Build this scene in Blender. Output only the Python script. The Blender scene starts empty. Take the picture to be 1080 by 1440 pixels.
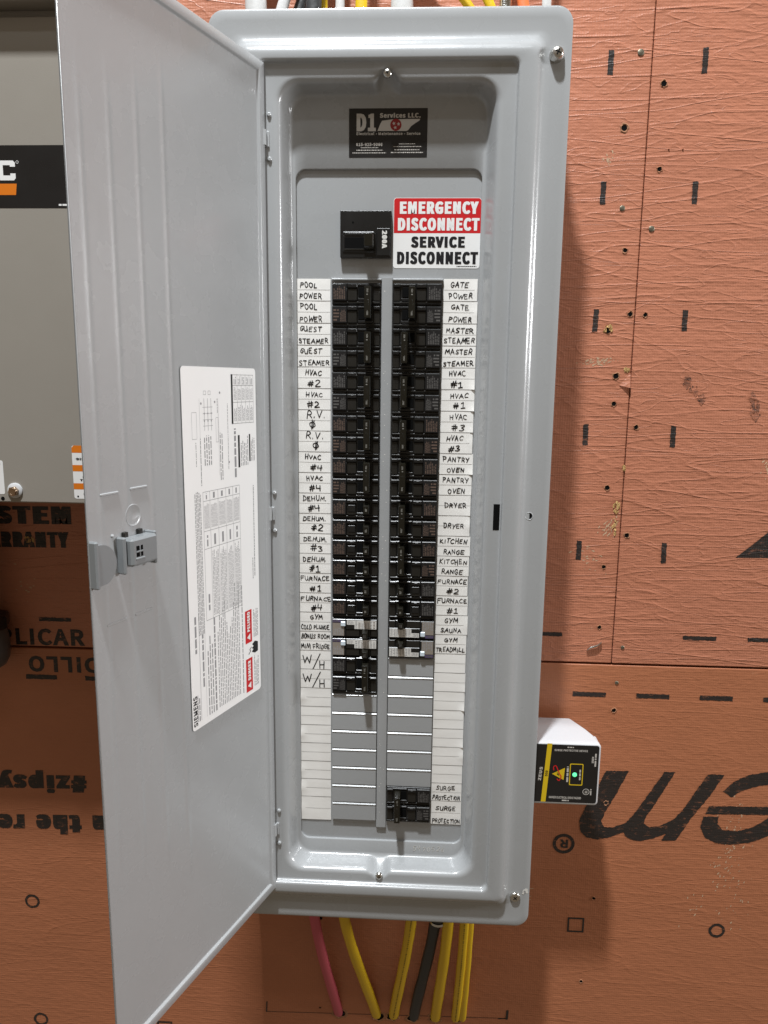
import bpy, math, random
from mathutils import Matrix, Vector
random.seed(7)
S = 0.0254                       # all builders work in inches; meshes are stored in metres
R_ = math.radians
scene = bpy.context.scene
col = scene.collection

# ------------------------------------------------------------------ camera
cam_d = bpy.data.cameras.new('camera'); cam = bpy.data.objects.new('camera', cam_d); col.objects.link(cam)
cam_d.sensor_fit = 'VERTICAL'; cam_d.sensor_height = 24.0; cam_d.lens = 24.0 * 1040 / 1440
cam_d.clip_start = 0.02; cam_d.clip_end = 50
_rot = (Matrix.Rotation(0.0493828, 3, 'Z') @ Matrix.Rotation(-0.1735783, 3, 'X') @ Matrix.Rotation(-0.0115752, 3, 'Y'))
_m = Matrix((_rot.col[0], _rot.col[2], -_rot.col[1])).transposed().to_4x4()
_m.translation = Vector((4.263, -34.974, -4.483)) * S
cam.matrix_world = _m
scene.camera = cam

# ------------------------------------------------------------------ light
world = bpy.data.worlds.new('World'); scene.world = world; world.use_nodes = True
bg = world.node_tree.nodes['Background']
bg.inputs[0].default_value = (1.0, 0.80, 0.58, 1); bg.inputs[1].default_value = 0.175
def area(name, loc, size, power, colr, target=None):
    d = bpy.data.lights.new(name, 'AREA'); d.shape = 'RECTANGLE'; d.size = size[0]*S; d.size_y = size[1]*S
    d.energy = power; d.color = colr
    o = bpy.data.objects.new(name, d); col.objects.link(o); o.location = Vector(loc)*S
    if target is not None:
        o.rotation_euler = (Vector(target)-Vector(loc)).to_track_quat('-Z', 'Y').to_euler()
    return o
# compact ceiling lamp above the panel, a little to its left
area('ceiling_lamp', (-9.0, -38, 97), (6, 6), 132, (0.94, 0.975, 1.0))
# a second lamp far off to the right, the one that lights the inside of the door
area('side_lamp', (125, -14, 14), (26, 26), 62, (0.98, 0.985, 1.0), (-5, -7, -12))
# added overhead light, shaped to put highlights on the trim's bends
area('trim_highlight_light', (3, -46, 66), (48, 4), 5.0, (0.88, 0.95, 1.0))
scene.view_settings.view_transform = 'Standard'; scene.view_settings.look = 'None'
scene.view_settings.exposure = 0.08; scene.view_settings.gamma = 1.0; scene.view_settings.use_curve_mapping = False

# ------------------------------------------------------------------ materials
MATS = {}
def nodes_of(m): return m.node_tree.nodes, m.node_tree.links
def mat(name, colr, rough=0.5, spec=0.5, metal=0.0, coat=0.0, bump=None, emit=None, var=0.0, rvar=0.0):
    m = bpy.data.materials.new(name); m.use_nodes = True; n, l = nodes_of(m); b = n['Principled BSDF']
    b.inputs['Base Color'].default_value = (*colr, 1); b.inputs['Roughness'].default_value = rough
    b.inputs['Specular IOR Level'].default_value = spec; b.inputs['Metallic'].default_value = metal
    b.inputs['Coat Weight'].default_value = coat; b.inputs['Coat Roughness'].default_value = 0.12
    if emit: b.inputs['Emission Color'].default_value = (*emit[0], 1); b.inputs['Emission Strength'].default_value = emit[1]
    if bump or var or rvar:
        tc = n.new('ShaderNodeTexCoord')
    if bump:
        for sc, st in bump:
            tx = n.new('ShaderNodeTexNoise'); tx.inputs['Scale'].default_value = sc; tx.inputs['Detail'].default_value = 2
            l.new(tc.outputs['Object'], tx.inputs['Vector'])
            bp = n.new('ShaderNodeBump'); bp.inputs['Strength'].default_value = st; bp.inputs['Distance'].default_value = 0.001
            l.new(tx.outputs['Fac'], bp.inputs['Height'])
            prev = b.inputs['Normal'].links
            if prev: l.new(prev[0].from_socket, bp.inputs['Normal'])
            l.new(bp.outputs['Normal'], b.inputs['Normal'])
    if var:
        tx = n.new('ShaderNodeTexNoise'); tx.inputs['Scale'].default_value = 18; tx.inputs['Detail'].default_value = 5
        l.new(tc.outputs['Object'], tx.inputs['Vector'])
        mx = n.new('ShaderNodeMix'); mx.data_type = 'RGBA'
        mx.inputs[6].default_value = (*[c*(1-var) for c in colr], 1); mx.inputs[7].default_value = (*[min(1, c*(1+var)) for c in colr], 1)
        l.new(tx.outputs['Fac'], mx.inputs[0]); l.new(mx.outputs[2], b.inputs['Base Color'])
    if rvar:
        tx = n.new('ShaderNodeTexNoise'); tx.inputs['Scale'].default_value = 30; tx.inputs['Detail'].default_value = 6
        l.new(tc.outputs['Object'], tx.inputs['Vector'])
        mr = n.new('ShaderNodeMapRange'); mr.inputs[1].default_value = .3; mr.inputs[2].default_value = .7
        mr.inputs[3].default_value = rough-rvar; mr.inputs[4].default_value = rough+rvar
        l.new(tx.outputs['Fac'], mr.inputs[0]); l.new(mr.outputs[0], b.inputs['Roughness'])
    MATS[name] = m; return m
mat('grey_paint', (0.370, 0.382, 0.391), 0.28, 0.5, coat=0.5, bump=[(900, .05), (28, .12)], var=.03, rvar=.05)
mat('door_paint', (0.370, 0.382, 0.391), 0.26, 0.5, coat=0.25, bump=[(900, .05), (6, .06)], var=.03, rvar=.06)
mat('tan_paint', (0.31, 0.285, 0.25), 0.42, 0.4, bump=[(1100, .10), (25, .1)], var=.04, rvar=.06)
mat('black_plastic', (0.011, 0.011, 0.011), 0.30, 0.5, bump=[(1500, .05)], rvar=.08)
mat('dark_plastic', (0.016, 0.015, 0.013), 0.34, 0.5, bump=[(1500, .08)], rvar=.08)
mat('toggle_plastic', (0.009, 0.008, 0.005), 0.30, 0.5, bump=[(1500, .06)], rvar=.08)
mat('black_void', (0.004, 0.004, 0.004), 0.9, 0.1)  # flat black, painted in place of the shade inside slots and holes
mat('label_grey', (0.013, 0.012, 0.012), 0.5, 0.3)
mat('print_grey', (0.105, 0.10, 0.095), 0.6, 0.3, var=.3)
mat('print_tan', (0.125, 0.085, 0.066), 0.6, 0.3, var=.3)
mat('purple_print', (0.10, 0.075, 0.15), 0.5, 0.3)
mat('brown_label', (0.27, 0.235, 0.20), 0.5, 0.3, var=.1)
mat('white_label', (0.72, 0.71, 0.68), 0.45, 0.4, var=.05)
mat('button_white', (0.66, 0.76, 0.84), 0.3, 0.5)
mat('paper', (0.92, 0.905, 0.875), 0.62, 0.3, bump=[(60, .25)], var=.035)
mat('paper_rule', (0.26, 0.25, 0.24), 0.7, 0.2)
mat('ink', (0.012, 0.012, 0.014), 0.5, 0.3)
mat('sticker_white', (0.86, 0.86, 0.855), 0.34, 0.45, var=.02)
mat('door_sticker', (0.91, 0.91, 0.91), 0.38, 0.4, var=.02, bump=[(20, .1)])
mat('sticker_red', (0.60, 0.018, 0.022), 0.34, 0.45, var=.05)
mat('sticker_black', (0.014, 0.013, 0.013), 0.30, 0.5, rvar=.06)
mat('sticker_orange', (0.72, 0.19, 0.012), 0.4, 0.4)
mat('micro_print', (0.30, 0.30, 0.31), 0.6, 0.2)
mat('card_print', (0.55, 0.52, 0.48), 0.5, 0.3)
mat('card_red', (0.28, 0.02, 0.02), 0.4, 0.4)
mat('steel', (0.62, 0.61, 0.58), 0.22, 0.5, metal=1.0, bump=[(700, .25)], rvar=.1)
mat('bronze_screw', (0.5, 0.36, 0.25), 0.3, 0.5, metal=1.0, bump=[(600, .5)], rvar=.1)
mat('old_nail', (0.22, 0.20, 0.15), 0.42, 0.5, metal=.8, bump=[(900, .3)])
mat('latch_plastic', (0.225, 0.24, 0.25), 0.28, 0.5, bump=[(900, .05)])
mat('white_plastic', (0.60, 0.61, 0.63), 0.28, 0.5, bump=[(1200, .05)])
mat('yellow_stripe', (0.72, 0.50, 0.015), 0.4, 0.4)
mat('green_lamp', (0.05, 0.6, 0.25), 0.3, 0.5, emit=((0.18, 1.0, 0.45), 0.9))
mat('yellow_jacket', (0.70, 0.46, 0.012), 0.36, 0.5, bump=[(260, .2)], var=.08)
mat('pink_jacket', (0.52, 0.09, 0.125), 0.40, 0.5, bump=[(260, .2)], var=.08)
mat('black_jacket', (0.035, 0.036, 0.038), 0.42, 0.5, bump=[(260, .25)], var=.1)
mat('white_jacket', (0.58, 0.58, 0.57), 0.4, 0.5, bump=[(260, .2)], var=.04)
mat('orange_jacket', (0.75, 0.19, 0.06), 0.38, 0.5, bump=[(260, .2)], var=.06)
mat('conduit_grey', (0.11, 0.11, 0.11), 0.4, 0.5, bump=[(300, .1)])
mat('toggle_mark', (0.30, 0.29, 0.26), 0.5, 0.3)
mat('jacket_ink', (0.20, 0.13, 0.02), 0.5, 0.3)
mat('chalk', (0.56, 0.38, 0.25), 0.9, 0.1, var=.25)
mat('bare_wood', (0.55, 0.36, 0.15), 0.8, 0.2, bump=[(400, .6)], var=.35)
mat('fibre', (0.36, 0.18, 0.10), 0.85, 0.2, bump=[(500, .5)], var=.25)
mat('stud_dark', (0.03, 0.02, 0.014), 0.9, 0.1)

def sheathing(name, base, wrinkle, printed=False, seed=0.0, worn=0.0):
    """resin overlay of the sheathing: creased paper skin with a fine woven grain; printed=True is the stencil ink on it"""
    m = bpy.data.materials.new(name); m.use_nodes = True; n, l = nodes_of(m); b = n['Principled BSDF']
    geo = n.new('ShaderNodeNewGeometry')
    sc = n.new('ShaderNodeVectorMath'); sc.operation = 'SCALE'; sc.inputs['Scale'].default_value = 1/S
    l.new(geo.outputs['Position'], sc.inputs[0])
    def mapping(rot, scale, off):
        mp = n.new('ShaderNodeMapping'); mp.inputs['Rotation'].default_value = (0, R_(rot), 0)
        mp.inputs['Scale'].default_value = scale; mp.inputs['Location'].default_value = (off+seed, 0, off*1.7)
        l.new(sc.outputs[0], mp.inputs['Vector']); return mp
    def noise(mp, s, det, dist=0.0, rough=.55):
        t = n.new('ShaderNodeTexNoise'); t.inputs['Scale'].default_value = s; t.inputs['Detail'].default_value = det
        t.inputs['Distortion'].default_value = dist; t.inputs['Roughness'].default_value = rough
        l.new(mp.outputs[0], t.inputs['Vector']); return t.outputs['Fac']
    def math_(op, a, bb=None, c=None):
        k = n.new('ShaderNodeMath'); k.operation = op
        for i, v in enumerate((a, bb, c)):
            if v is None: continue
            if isinstance(v, (int, float)): k.inputs[i].default_value = v
            else: l.new(v, k.inputs[i])
        return k.outputs[0]
    def ridge(f, sharp):                     # thin raised creases where the noise crosses its middle
        a = math_('ABSOLUTE', math_('SUBTRACT', f, 0.5))
        return math_('POWER', math_('MAXIMUM', math_('SUBTRACT', 1.0, math_('MULTIPLY', a, sharp)), 0.0), 2.0)
    r1 = ridge(noise(mapping(19, (0.085, 1, 0.60), 3), 1.0, 1.3, .3), 42)
    r2 = ridge(noise(mapping(-29, (0.08, 1, 0.55), 11), 1.0, 1.3, .3), 46)
    r3 = ridge(noise(mapping(-8, (0.30, 1, 1.3), 23), 1.0, 2, .6), 26)
    r4 = ridge(noise(mapping(38, (0.06, 1, 0.5), 31), 1.0, 1.0, .2), 60)
    r5 = ridge(noise(mapping(-47, (0.06, 1, 0.42), 47), 1.0, 1.0, .2), 70)
    fine = noise(mapping(3, (2.2, 1, 4.0), 5), 1.0, 5)
    broad = noise(mapping(0, (0.25, 1, .35), 7), 1.0, 3)
    wv = n.new('ShaderNodeTexWave'); wv.bands_direction = 'Z'; wv.inputs['Scale'].default_value = 2.2
    wv.inputs['Distortion'].default_value = 1.5; wv.inputs['Detail'].default_value = 2; wv.inputs['Detail Scale'].default_value = 1.2
    l.new(sc.outputs[0], wv.inputs['Vector'])
    wx = n.new('ShaderNodeTexWave'); wx.bands_direction = 'X'; wx.inputs['Scale'].default_value = 2.6
    wx.inputs['Distortion'].default_value = 1.0; wx.inputs['Detail'].default_value = 1
    l.new(sc.outputs[0], wx.inputs['Vector'])
    h = math_('MULTIPLY', r1, 0.33*wrinkle)
    h = math_('MULTIPLY_ADD', r2, 0.31*wrinkle, h)
    h = math_('MULTIPLY_ADD', r3, 0.22*wrinkle, h)
    h = math_('MULTIPLY_ADD', r4, 0.30*wrinkle, h)
    h = math_('MULTIPLY_ADD', r5, 0.30*wrinkle, h)
    h = math_('MULTIPLY_ADD', fine, 0.85*(.35+.65*wrinkle), h)
    h = math_('MULTIPLY_ADD', broad, 0.9, h)
    h = math_('MULTIPLY_ADD', wv.outputs['Fac'], 0.03+.05*wrinkle, h)
    h = math_('MULTIPLY_ADD', wx.outputs['Fac'], 0.02+.045*wrinkle, h)
    bp = n.new('ShaderNodeBump'); bp.inputs['Strength'].default_value = 0.72; bp.inputs['Distance'].default_value = 0.0016
    l.new(h, bp.inputs['Height']); l.new(bp.outputs['Normal'], b.inputs['Normal'])
    mx = n.new('ShaderNodeMix'); mx.data_type = 'RGBA'
    mx.inputs[6].default_value = (*[c*.88 for c in base], 1); mx.inputs[7].default_value = (*[c*1.10 for c in base], 1)
    l.new(noise(mapping(0, (.3, 1, .5), 41), 1.0, 6), mx.inputs[0])
    scuff = n.new('ShaderNodeMapRange'); scuff.inputs[1].default_value = .66; scuff.inputs[2].default_value = .80
    l.new(noise(mapping(10, (1.2, 1, 1.2), 53), 1.0, 8, .2, .7), scuff.inputs[0])
    m2 = n.new('ShaderNodeMix'); m2.data_type = 'RGBA'; l.new(mx.outputs[2], m2.inputs[6])
    m2.inputs[7].default_value = (0.55, 0.36, 0.22, 1); l.new(math_('MULTIPLY', scuff.outputs[0], .55), m2.inputs[0])
    out = m2.outputs[2]
    if printed:
        wear = n.new('ShaderNodeMapRange'); wear.inputs[1].default_value = .56-worn; wear.inputs[2].default_value = .76-worn
        l.new(noise(mapping(0, (2.0, 1, 5.0), 71), 1.0, 6, .3, .75), wear.inputs[0])
        m3 = n.new('ShaderNodeMix'); m3.data_type = 'RGBA'; m3.inputs[6].default_value = (0.026, 0.020, 0.018, 1)
        l.new(out, m3.inputs[7]); l.new(math_('MULTIPLY', wear.outputs[0], .85), m3.inputs[0]); out = m3.outputs[2]
    l.new(out, b.inputs['Base Color'])
    b.inputs['Roughness'].default_value = 0.46; b.inputs['Specular IOR Level'].default_value = 0.5
    MATS[name] = m
ORANGE = (0.488, 0.189, 0.109)
sheathing('sheathing_creased', ORANGE, 1.0)
sheathing('sheathing_smooth', (0.44, 0.163, 0.078), 0.36, seed=90)
sheathing('stencil_creased', ORANGE, 1.0, True)
sheathing('stencil_faded', ORANGE, 1.0, True, worn=.20)
sheathing('stencil_smooth', (0.44, 0.163, 0.078), 0.36, True, seed=90)

# ------------------------------------------------------------------ mesh helpers (inches)
class MB:
    def __init__(self): self.v = []; self.f = []; self.mi = []
    def add(self, vs, fs, mi=0):
        o = len(self.v); self.v += [tuple(p) for p in vs]
        for f in fs: self.f.append(tuple(i+o for i in f)); self.mi.append(mi)
        return self
    def cbox(self, x0, x1, y0, y1, z0, z1, c=0.02, mi=0):
        """box with chamfered edges"""
        if x0 > x1: x0, x1 = x1, x0
        if y0 > y1: y0, y1 = y1, y0
        if z0 > z1: z0, z1 = z1, z0
        c = min(c, (x1-x0)*.45, (y1-y0)*.45, (z1-z0)*.45)
        vs = []; idx = {}
        for sx in (0, 1):
            for sy in (0, 1):
                for sz in (0, 1):
                    X = (x0, x1)[sx]; Y = (y0, y1)[sy]; Z = (z0, z1)[sz]
                    dx = c*(1-2*sx); dy = c*(1-2*sy); dz = c*(1-2*sz)
                    idx[sx, sy, sz, 'x'] = len(vs); vs.append((X, Y+dy, Z+dz))
                    idx[sx, sy, sz, 'y'] = len(vs); vs.append((X+dx, Y, Z+dz))
                    idx[sx, sy, sz, 'z'] = len(vs); vs.append((X+dx, Y+dy, Z))
        fs = []
        for a, (b, d) in (('x', (1, 2)), ('y', (0, 2)), ('z', (0, 1))):
            ai = 'xyz'.index(a)
            for s in (0, 1):
                q = []
                for (p, r) in ((0, 0), (1, 0), (1, 1), (0, 1)):
                    k = [0, 0, 0]; k[ai] = s; k[b] = p; k[d] = r; q.append(idx[(*k, a)])
                if (s == 0) ^ (a == 'y'): q.reverse()
                fs.append(q)
        for ai, (b, d) in ((0, (1, 2)), (1, (0, 2)), (2, (0, 1))):       # edges along axis ai
            for p in (0, 1):
                for r in (0, 1):
                    k0 = [0, 0, 0]; k0[b] = p; k0[d] = r; k1 = list(k0); k1[ai] = 1
                    B, D = 'xyz'[b], 'xyz'[d]
                    fs.append([idx[(*k0, B)], idx[(*k1, B)], idx[(*k1, D)], idx[(*k0, D)]])
        for sx in (0, 1):
            for sy in (0, 1):
                for sz in (0, 1): fs.append([idx[sx, sy, sz, a] for a in 'xyz'])
        return self.add(vs, fs, mi)
    def loft(self, rings, mi=0, closed=True, cap0=False, cap1=False):
        n = len(rings[0]); vs = [p for r in rings for p in r]; fs = []
        for i in range(len(rings)-1):
            for j in range(n if closed else n-1):
                k = (j+1) % n; fs.append((i*n+j, i*n+k, (i+1)*n+k, (i+1)*n+j))
        if cap0: fs.append(tuple(range(n))[::-1])
        if cap1: fs.append(tuple(range((len(rings)-1)*n, len(rings)*n)))
        return self.add(vs, fs, mi)
    def disc(self, c, r, y, n=20, mi=0, rz=None, jitter=0):
        pts = []
        for i in range(n):
            a = 2*math.pi*i/n; k = 1+random.uniform(-jitter, jitter)
            pts.append((c[0]+r*k*math.cos(a), y, c[1]+(rz or r)*k*math.sin(a)))
        return self.add(pts, [tuple(range(n))], mi)
    def quad(self, x0, x1, z0, z1, y, mi=0):
        return self.add([(x0, y, z0), (x1, y, z0), (x1, y, z1), (x0, y, z1)], [(0, 1, 2, 3)], mi)
    def poly(self, pts, y, mi=0): return self.add([(x, y, z) for x, z in pts], [tuple(range(len(pts)))], mi)
    def build(self, name, mats, parent=None, loc=(0, 0, 0), smooth=35, rotz=None, recalc=True):
        me = bpy.data.meshes.new(name)
        me.from_pydata([(x*S, y*S, z*S) for x, y, z in self.v], [], self.f)
        for k in ([mats] if isinstance(mats, str) else mats): me.materials.append(MATS[k])
        if len(me.materials) > 1: me.polygons.foreach_set('material_index', self.mi)
        if recalc:
            import bmesh
            bm = bmesh.new(); bm.from_mesh(me); bmesh.ops.recalc_face_normals(bm, faces=bm.faces); bm.to_mesh(me); bm.free()
        if smooth:
            me.polygons.foreach_set('use_smooth', [True]*len(me.polygons)); me.set_sharp_from_angle(angle=R_(smooth))
        me.update()
        return link(name, me, parent, loc, rotz)
ORG = {}
def link(name, me, parent=None, loc=(0, 0, 0), rotz=None):
    """loc is the world place (inches) of the object's origin; under a turned parent (the door) it is local"""
    o = bpy.data.objects.new(name, me); col.objects.link(o)
    if parent is not None:
        o.parent = parent
        p = ORG[parent.name]; o.location = Vector([(loc[i]-p[i])*S for i in range(3)])
    else: o.location = Vector(loc)*S
    ORG[o.name] = tuple(loc)
    if rotz is not None: o.rotation_euler = (0, 0, rotz); ORG[o.name] = (0, 0, 0)
    return o
def thing(name, label, cat, loc, group=None):
    o = link(name, None, None, loc); return tag(o, label, cat, group)
def tag(o, label, cat=None, group=None, kind=None):
    o['label'] = label
    if cat: o['category'] = cat
    if group: o['group'] = group
    if kind: o['kind'] = kind
    return o
def rrect(x0, x1, z0, z1, r, y, k=8, nx=1, fz=None):
    """rounded rectangle as a ring of points; nx points along the top and bottom edges"""
    pts = []
    def edge(a, b): return [(a[0]+(b[0]-a[0])*i/nx, a[1]+(b[1]-a[1])*i/nx) for i in range(1, nx)] if nx > 1 else []
    for cx, cz, a0 in ((x1-r, z1-r, 0), (x0+r, z1-r, 90), (x0+r, z0+r, 180), (x1-r, z0+r, 270)):
        arc = [(cx+r*math.cos(R_(a0+90*i/k)), cz+r*math.sin(R_(a0+90*i/k))) for i in range(k+1)]
        if a0 == 90: pts += edge(pts[-1], arc[0])
        if a0 == 270: pts += edge(pts[-1], arc[0])
        pts += arc
    return [(x, y, (fz(x, z) if fz else z)) for x, z in pts]

# --- lettering: Blender's own bundled sans, or its built-in font where that is missing
SANS = None
try:
    import os
    SANS = bpy.data.fonts.load(os.path.join(bpy.utils.system_resource('DATAFILES', path='fonts'), 'Noto Sans CJK Regular.woff2'))
except Exception: SANS = None
_tc = {}
def text2d(body, bold=0.0):
    """flat letters scaled to a unit box; bold swells their outline"""
    key = (body, bold)
    if key in _tc: return _tc[key]
    cu = bpy.data.curves.new('t', 'FONT')
    if SANS: cu.font = SANS
    cu.body = body; cu.size = 1; cu.resolution_u = 3; cu.offset = min(bold, .016); cu.space_character = 1+3.6*bold
    ob = bpy.data.objects.new('t', cu); col.objects.link(ob)
    dg = bpy.context.evaluated_depsgraph_get(); me = bpy.data.meshes.new_from_object(ob.evaluated_get(dg))
    v0 = [(v.co.x, v.co.y) for v in me.vertices]; f0 = [tuple(p.vertices) for p in me.polygons]
    bpy.data.objects.remove(ob); bpy.data.curves.remove(cu); bpy.data.meshes.remove(me)
    vs = []; fs = []
    for k, dx in enumerate((0,) if bold < .03 else (0, -(bold-.014), bold-.014)):
        o = len(vs); vs += [(x+dx, z, k) for x, z in v0]; fs += [tuple(i+o for i in f) for f in f0]
    x0 = min(v[0] for v in vs); x1 = max(v[0] for v in vs); z0 = min(v[1] for v in vs); z1 = max(v[1] for v in vs)
    vs = [((x-x0)/(x1-x0), (z-z0)/(z1-z0), k) for x, z, k in vs]
    _tc[key] = (vs, fs); return _tc[key]
def put_text(mb, body, o, e1, e2, y, bold=0.0, mi=0):
    """letters filling the parallelogram o, o+e1 (reading direction), o+e2 (letter height) on the plane y"""
    vs, fs = text2d(body, bold); up = 1 if y > 0 and mb.__dict__.get('inner') else -1
    mb.add([(o[0]+a*e1[0]+b*e2[0], y+up*.003*k, o[1]+a*e1[1]+b*e2[1]) for a, b, k in vs], fs, mi)
def box_text(mb, body, x0, x1, z0, z1, y, bold=0.0, mi=0):
    put_text(mb, body, (x0, z0), (x1-x0, 0), (0, z1-z0), y, bold, mi)
def micro(mb, x0, x1, z0, z1, rows, y, mi=0, fill=.62, vertical=False, rag=.3, word=(.5, 2.2)):
    """print too small to read: word-long dashes in rows"""
    if vertical:
        w = (x1-x0)/rows
        for i in range(rows):
            a = x0+(i+.5-fill/2)*w; z = z0; end = z1-random.random()*rag*(z1-z0)
            while z < end:
                d = min(random.uniform(*word)*w*1.2, end-z); mb.quad(a, a+fill*w, z, z+d, y, mi); z += d+.35*w
    else:
        w = (z1-z0)/rows
        for i in range(rows):
            a = z0+(i+.5-fill/2)*w; x = x0; end = x1-random.random()*rag*(x1-x0)
            while x < end:
                d = min(random.uniform(*word)*w*1.2, end-x); mb.quad(x, x+d, a, a+fill*w, y, mi); x += d+.35*w
# --- pen strokes: one list of polylines per character in a unit box
G = {
 'A': [[(0, 0), (.45, 1), (.95, 0)], [(.15, .38), (.8, .40)]],
 'B': [[(.05, 0), (.08, 1), (.6, .95), (.75, .75), (.5, .55), (.08, .5)], [(.5, .52), (.85, .3), (.6, .03), (.02, 0)]],
 'C': [[(.9, .85), (.6, 1), (.2, .8), (.05, .45), (.2, .1), (.55, 0), (.92, .12)]],
 'D': [[(.08, 0), (.1, 1)], [(0, 1), (.5, .95), (.9, .6), (.8, .2), (.45, 0), (.02, .02)]],
 'E': [[(.85, 1), (.08, .97), (.05, 0), (.88, .02)], [(.07, .5), (.7, .52)]],
 'F': [[(.9, 1), (.08, .97), (.06, 0)], [(.07, .5), (.7, .53)]],
 'G': [[(.88, .85), (.55, 1), (.15, .75), (.06, .35), (.3, .03), (.7, .05), (.88, .4)], [(.5, .42), (.98, .42)]],
 'H': [[(.08, 0), (.1, 1)], [(.85, 1), (.83, 0)], [(.1, .48), (.85, .53)]],
 'I': [[(.5, 0), (.5, 1)]],
 'K': [[(.1, 0), (.12, 1)], [(.85, 1), (.14, .45), (.9, 0)]],
 'L': [[(.1, 1), (.08, .02), (.85, .05)]],
 'M': [[(.02, 0), (.15, .98), (.5, .3), (.82, 1), (.98, 0)]],
 'N': [[(.05, 0), (.1, 1), (.82, .03), (.9, 1)]],
 'O': [[(.5, 1), (.15, .85), (.03, .45), (.25, .05), (.6, 0), (.92, .3), (.88, .75), (.5, 1)]],
 'P': [[(.1, 0), (.12, 1)], [(.02, .95), (.6, .98), (.85, .75), (.6, .5), (.12, .45)]],
 'R': [[(.1, 0), (.12, 1), (.6, .97), (.8, .75), (.55, .5), (.12, .47)], [(.4, .48), (.92, 0)]],
 'S': [[(.85, .9), (.5, 1), (.15, .82), (.3, .58), (.7, .42), (.85, .18), (.5, 0), (.08, .1)]],
 'T': [[(0, .97), (.95, 1)], [(.5, .98), (.46, 0)]],
 'U': [[(.08, 1), (.07, .3), (.35, 0), (.7, .08), (.88, .4), (.9, 1)], [(.88, .4), (.93, 0)]],
 'V': [[(.05, 1), (.45, 0), (.92, 1)]],
 'W': [[(.0, 1), (.22, .02), (.5, .75), (.75, .02), (1, 1)]],
 'Y': [[(.05, 1), (.48, .5)], [(.92, 1), (.3, 0)]],
 'Z': [[(.05, 1), (.9, .97), (.05, 0), (.95, .03)]],
 '#': [[(.25, 0), (.42, 1)], [(.6, 0), (.78, 1)], [(.02, .62), (.98, .70)], [(0, .30), (.95, .38)]],
 '0': [[(.5, 1), (.12, .7), (.15, .25), (.5, 0), (.85, .3), (.85, .75), (.5, 1)]],
 '1': [[(.2, .78), (.5, 1), (.5, 0)], [(.15, 0), (.85, .02)]],
 '2': [[(.1, .8), (.4, 1), (.8, .8), (.7, .5), (.05, .02), (.92, .05)]],
 '3': [[(.12, .92), (.6, 1), (.82, .78), (.4, .55), (.85, .32), (.6, .02), (.08, .08)]],
 '4': [[(.12, 1), (.08, .48), (.9, .52)], [(.75, 1), (.72, 0)]],
 '5': [[(.85, 1), (.2, .97), (.15, .55), (.6, .6), (.85, .3), (.5, 0), (.08, .08)]],
 '6': [[(.75, 1), (.25, .6), (.12, .25), (.5, 0), (.82, .25), (.5, .5), (.15, .35)]],
 '7': [[(.05, .97), (.88, 1), (.35, 0)]],
 '.': [[(.3, 0), (.45, .05)]],
 '/': [[(.0, -.15), (.9, 1.1)]],
 '@': [[(.5, .85), (.15, .7), (.08, .4), (.35, .12), (.75, .2), (.88, .55), (.5, .85)], [(.42, 1.1), (.40, -.1)], [(.62, 1.1), (.60, -.1)]],
}
def smooth_line(p):
    if len(p) < 4: return p
    out = []
    for i in range(len(p)-1):                    # Catmull-Rom, two extra points per span
        a, b, c, d = p[max(i-1, 0)], p[i], p[i+1], p[min(i+2, len(p)-1)]
        for t in (0, 1/3, 2/3):
            out.append(tuple(.5*((2*b[k])+(-a[k]+c[k])*t+(2*a[k]-5*b[k]+4*c[k]-d[k])*t*t+(-a[k]+3*b[k]-3*c[k]+d[k])*t**3) for k in (0, 1)))
    return out+[p[-1]]
def stroke(mb, pts, w, y, mi=0):
    n = 6
    for i in range(len(pts)-1):
        (ax, az), (bx, bz) = pts[i], pts[i+1]; L = math.hypot(bx-ax, bz-az) or 1e-6
        nx, nz = -(bz-az)/L*w/2, (bx-ax)/L*w/2
        mb.add([(ax+nx, y, az+nz), (ax-nx, y, az-nz), (bx-nx, y, bz-nz), (bx+nx, y, bz+nz)], [(0, 1, 2, 3)], mi)
    for k, (x, z) in enumerate(pts):
        mb.add([(x+w/2*math.cos(2*math.pi*i/n), y-.0006*(1+k % 2), z+w/2*math.sin(2*math.pi*i/n)) for i in range(n)], [tuple(range(n))], mi)
CURVY = set('BCDGOPRSU02356@')
def pen(mb, text, x, z, h, cw, w, y, jit=.065, gap=.28):
    """hand-written line starting at x, baseline z, letter height h, letter width cw"""
    for ch in text:
        if ch == ' ': x += cw*.75; continue
        k = {'I': .35, '.': .35, 'M': 1.15, 'W': 1.3}.get(ch, 1.0)*random.uniform(.9, 1.1)
        hh = h*random.uniform(.82, 1.12); dz = h*random.uniform(-.12, .12); sl = random.uniform(-.1, .2)
        for pl in G[ch]:
            q = [(px+random.uniform(-jit, jit), pz+random.uniform(-jit, jit)) for px, pz in pl]
            if ch in CURVY: q = smooth_line(q)
            stroke(mb, [(x+px*cw*k+sl*pz*hh, z+dz+pz*hh) for px, pz in q], w*random.uniform(.8, 1.2), y)
        x += cw*k+cw*gap
    return x
def pen_width(text, cw, gap=.28):
    return sum(cw*.75 if c == ' ' else cw*{'I': .35, '.': .35, 'M': 1.15, 'W': 1.3}.get(c, 1.0)+cw*gap for c in text)-cw*gap

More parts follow.
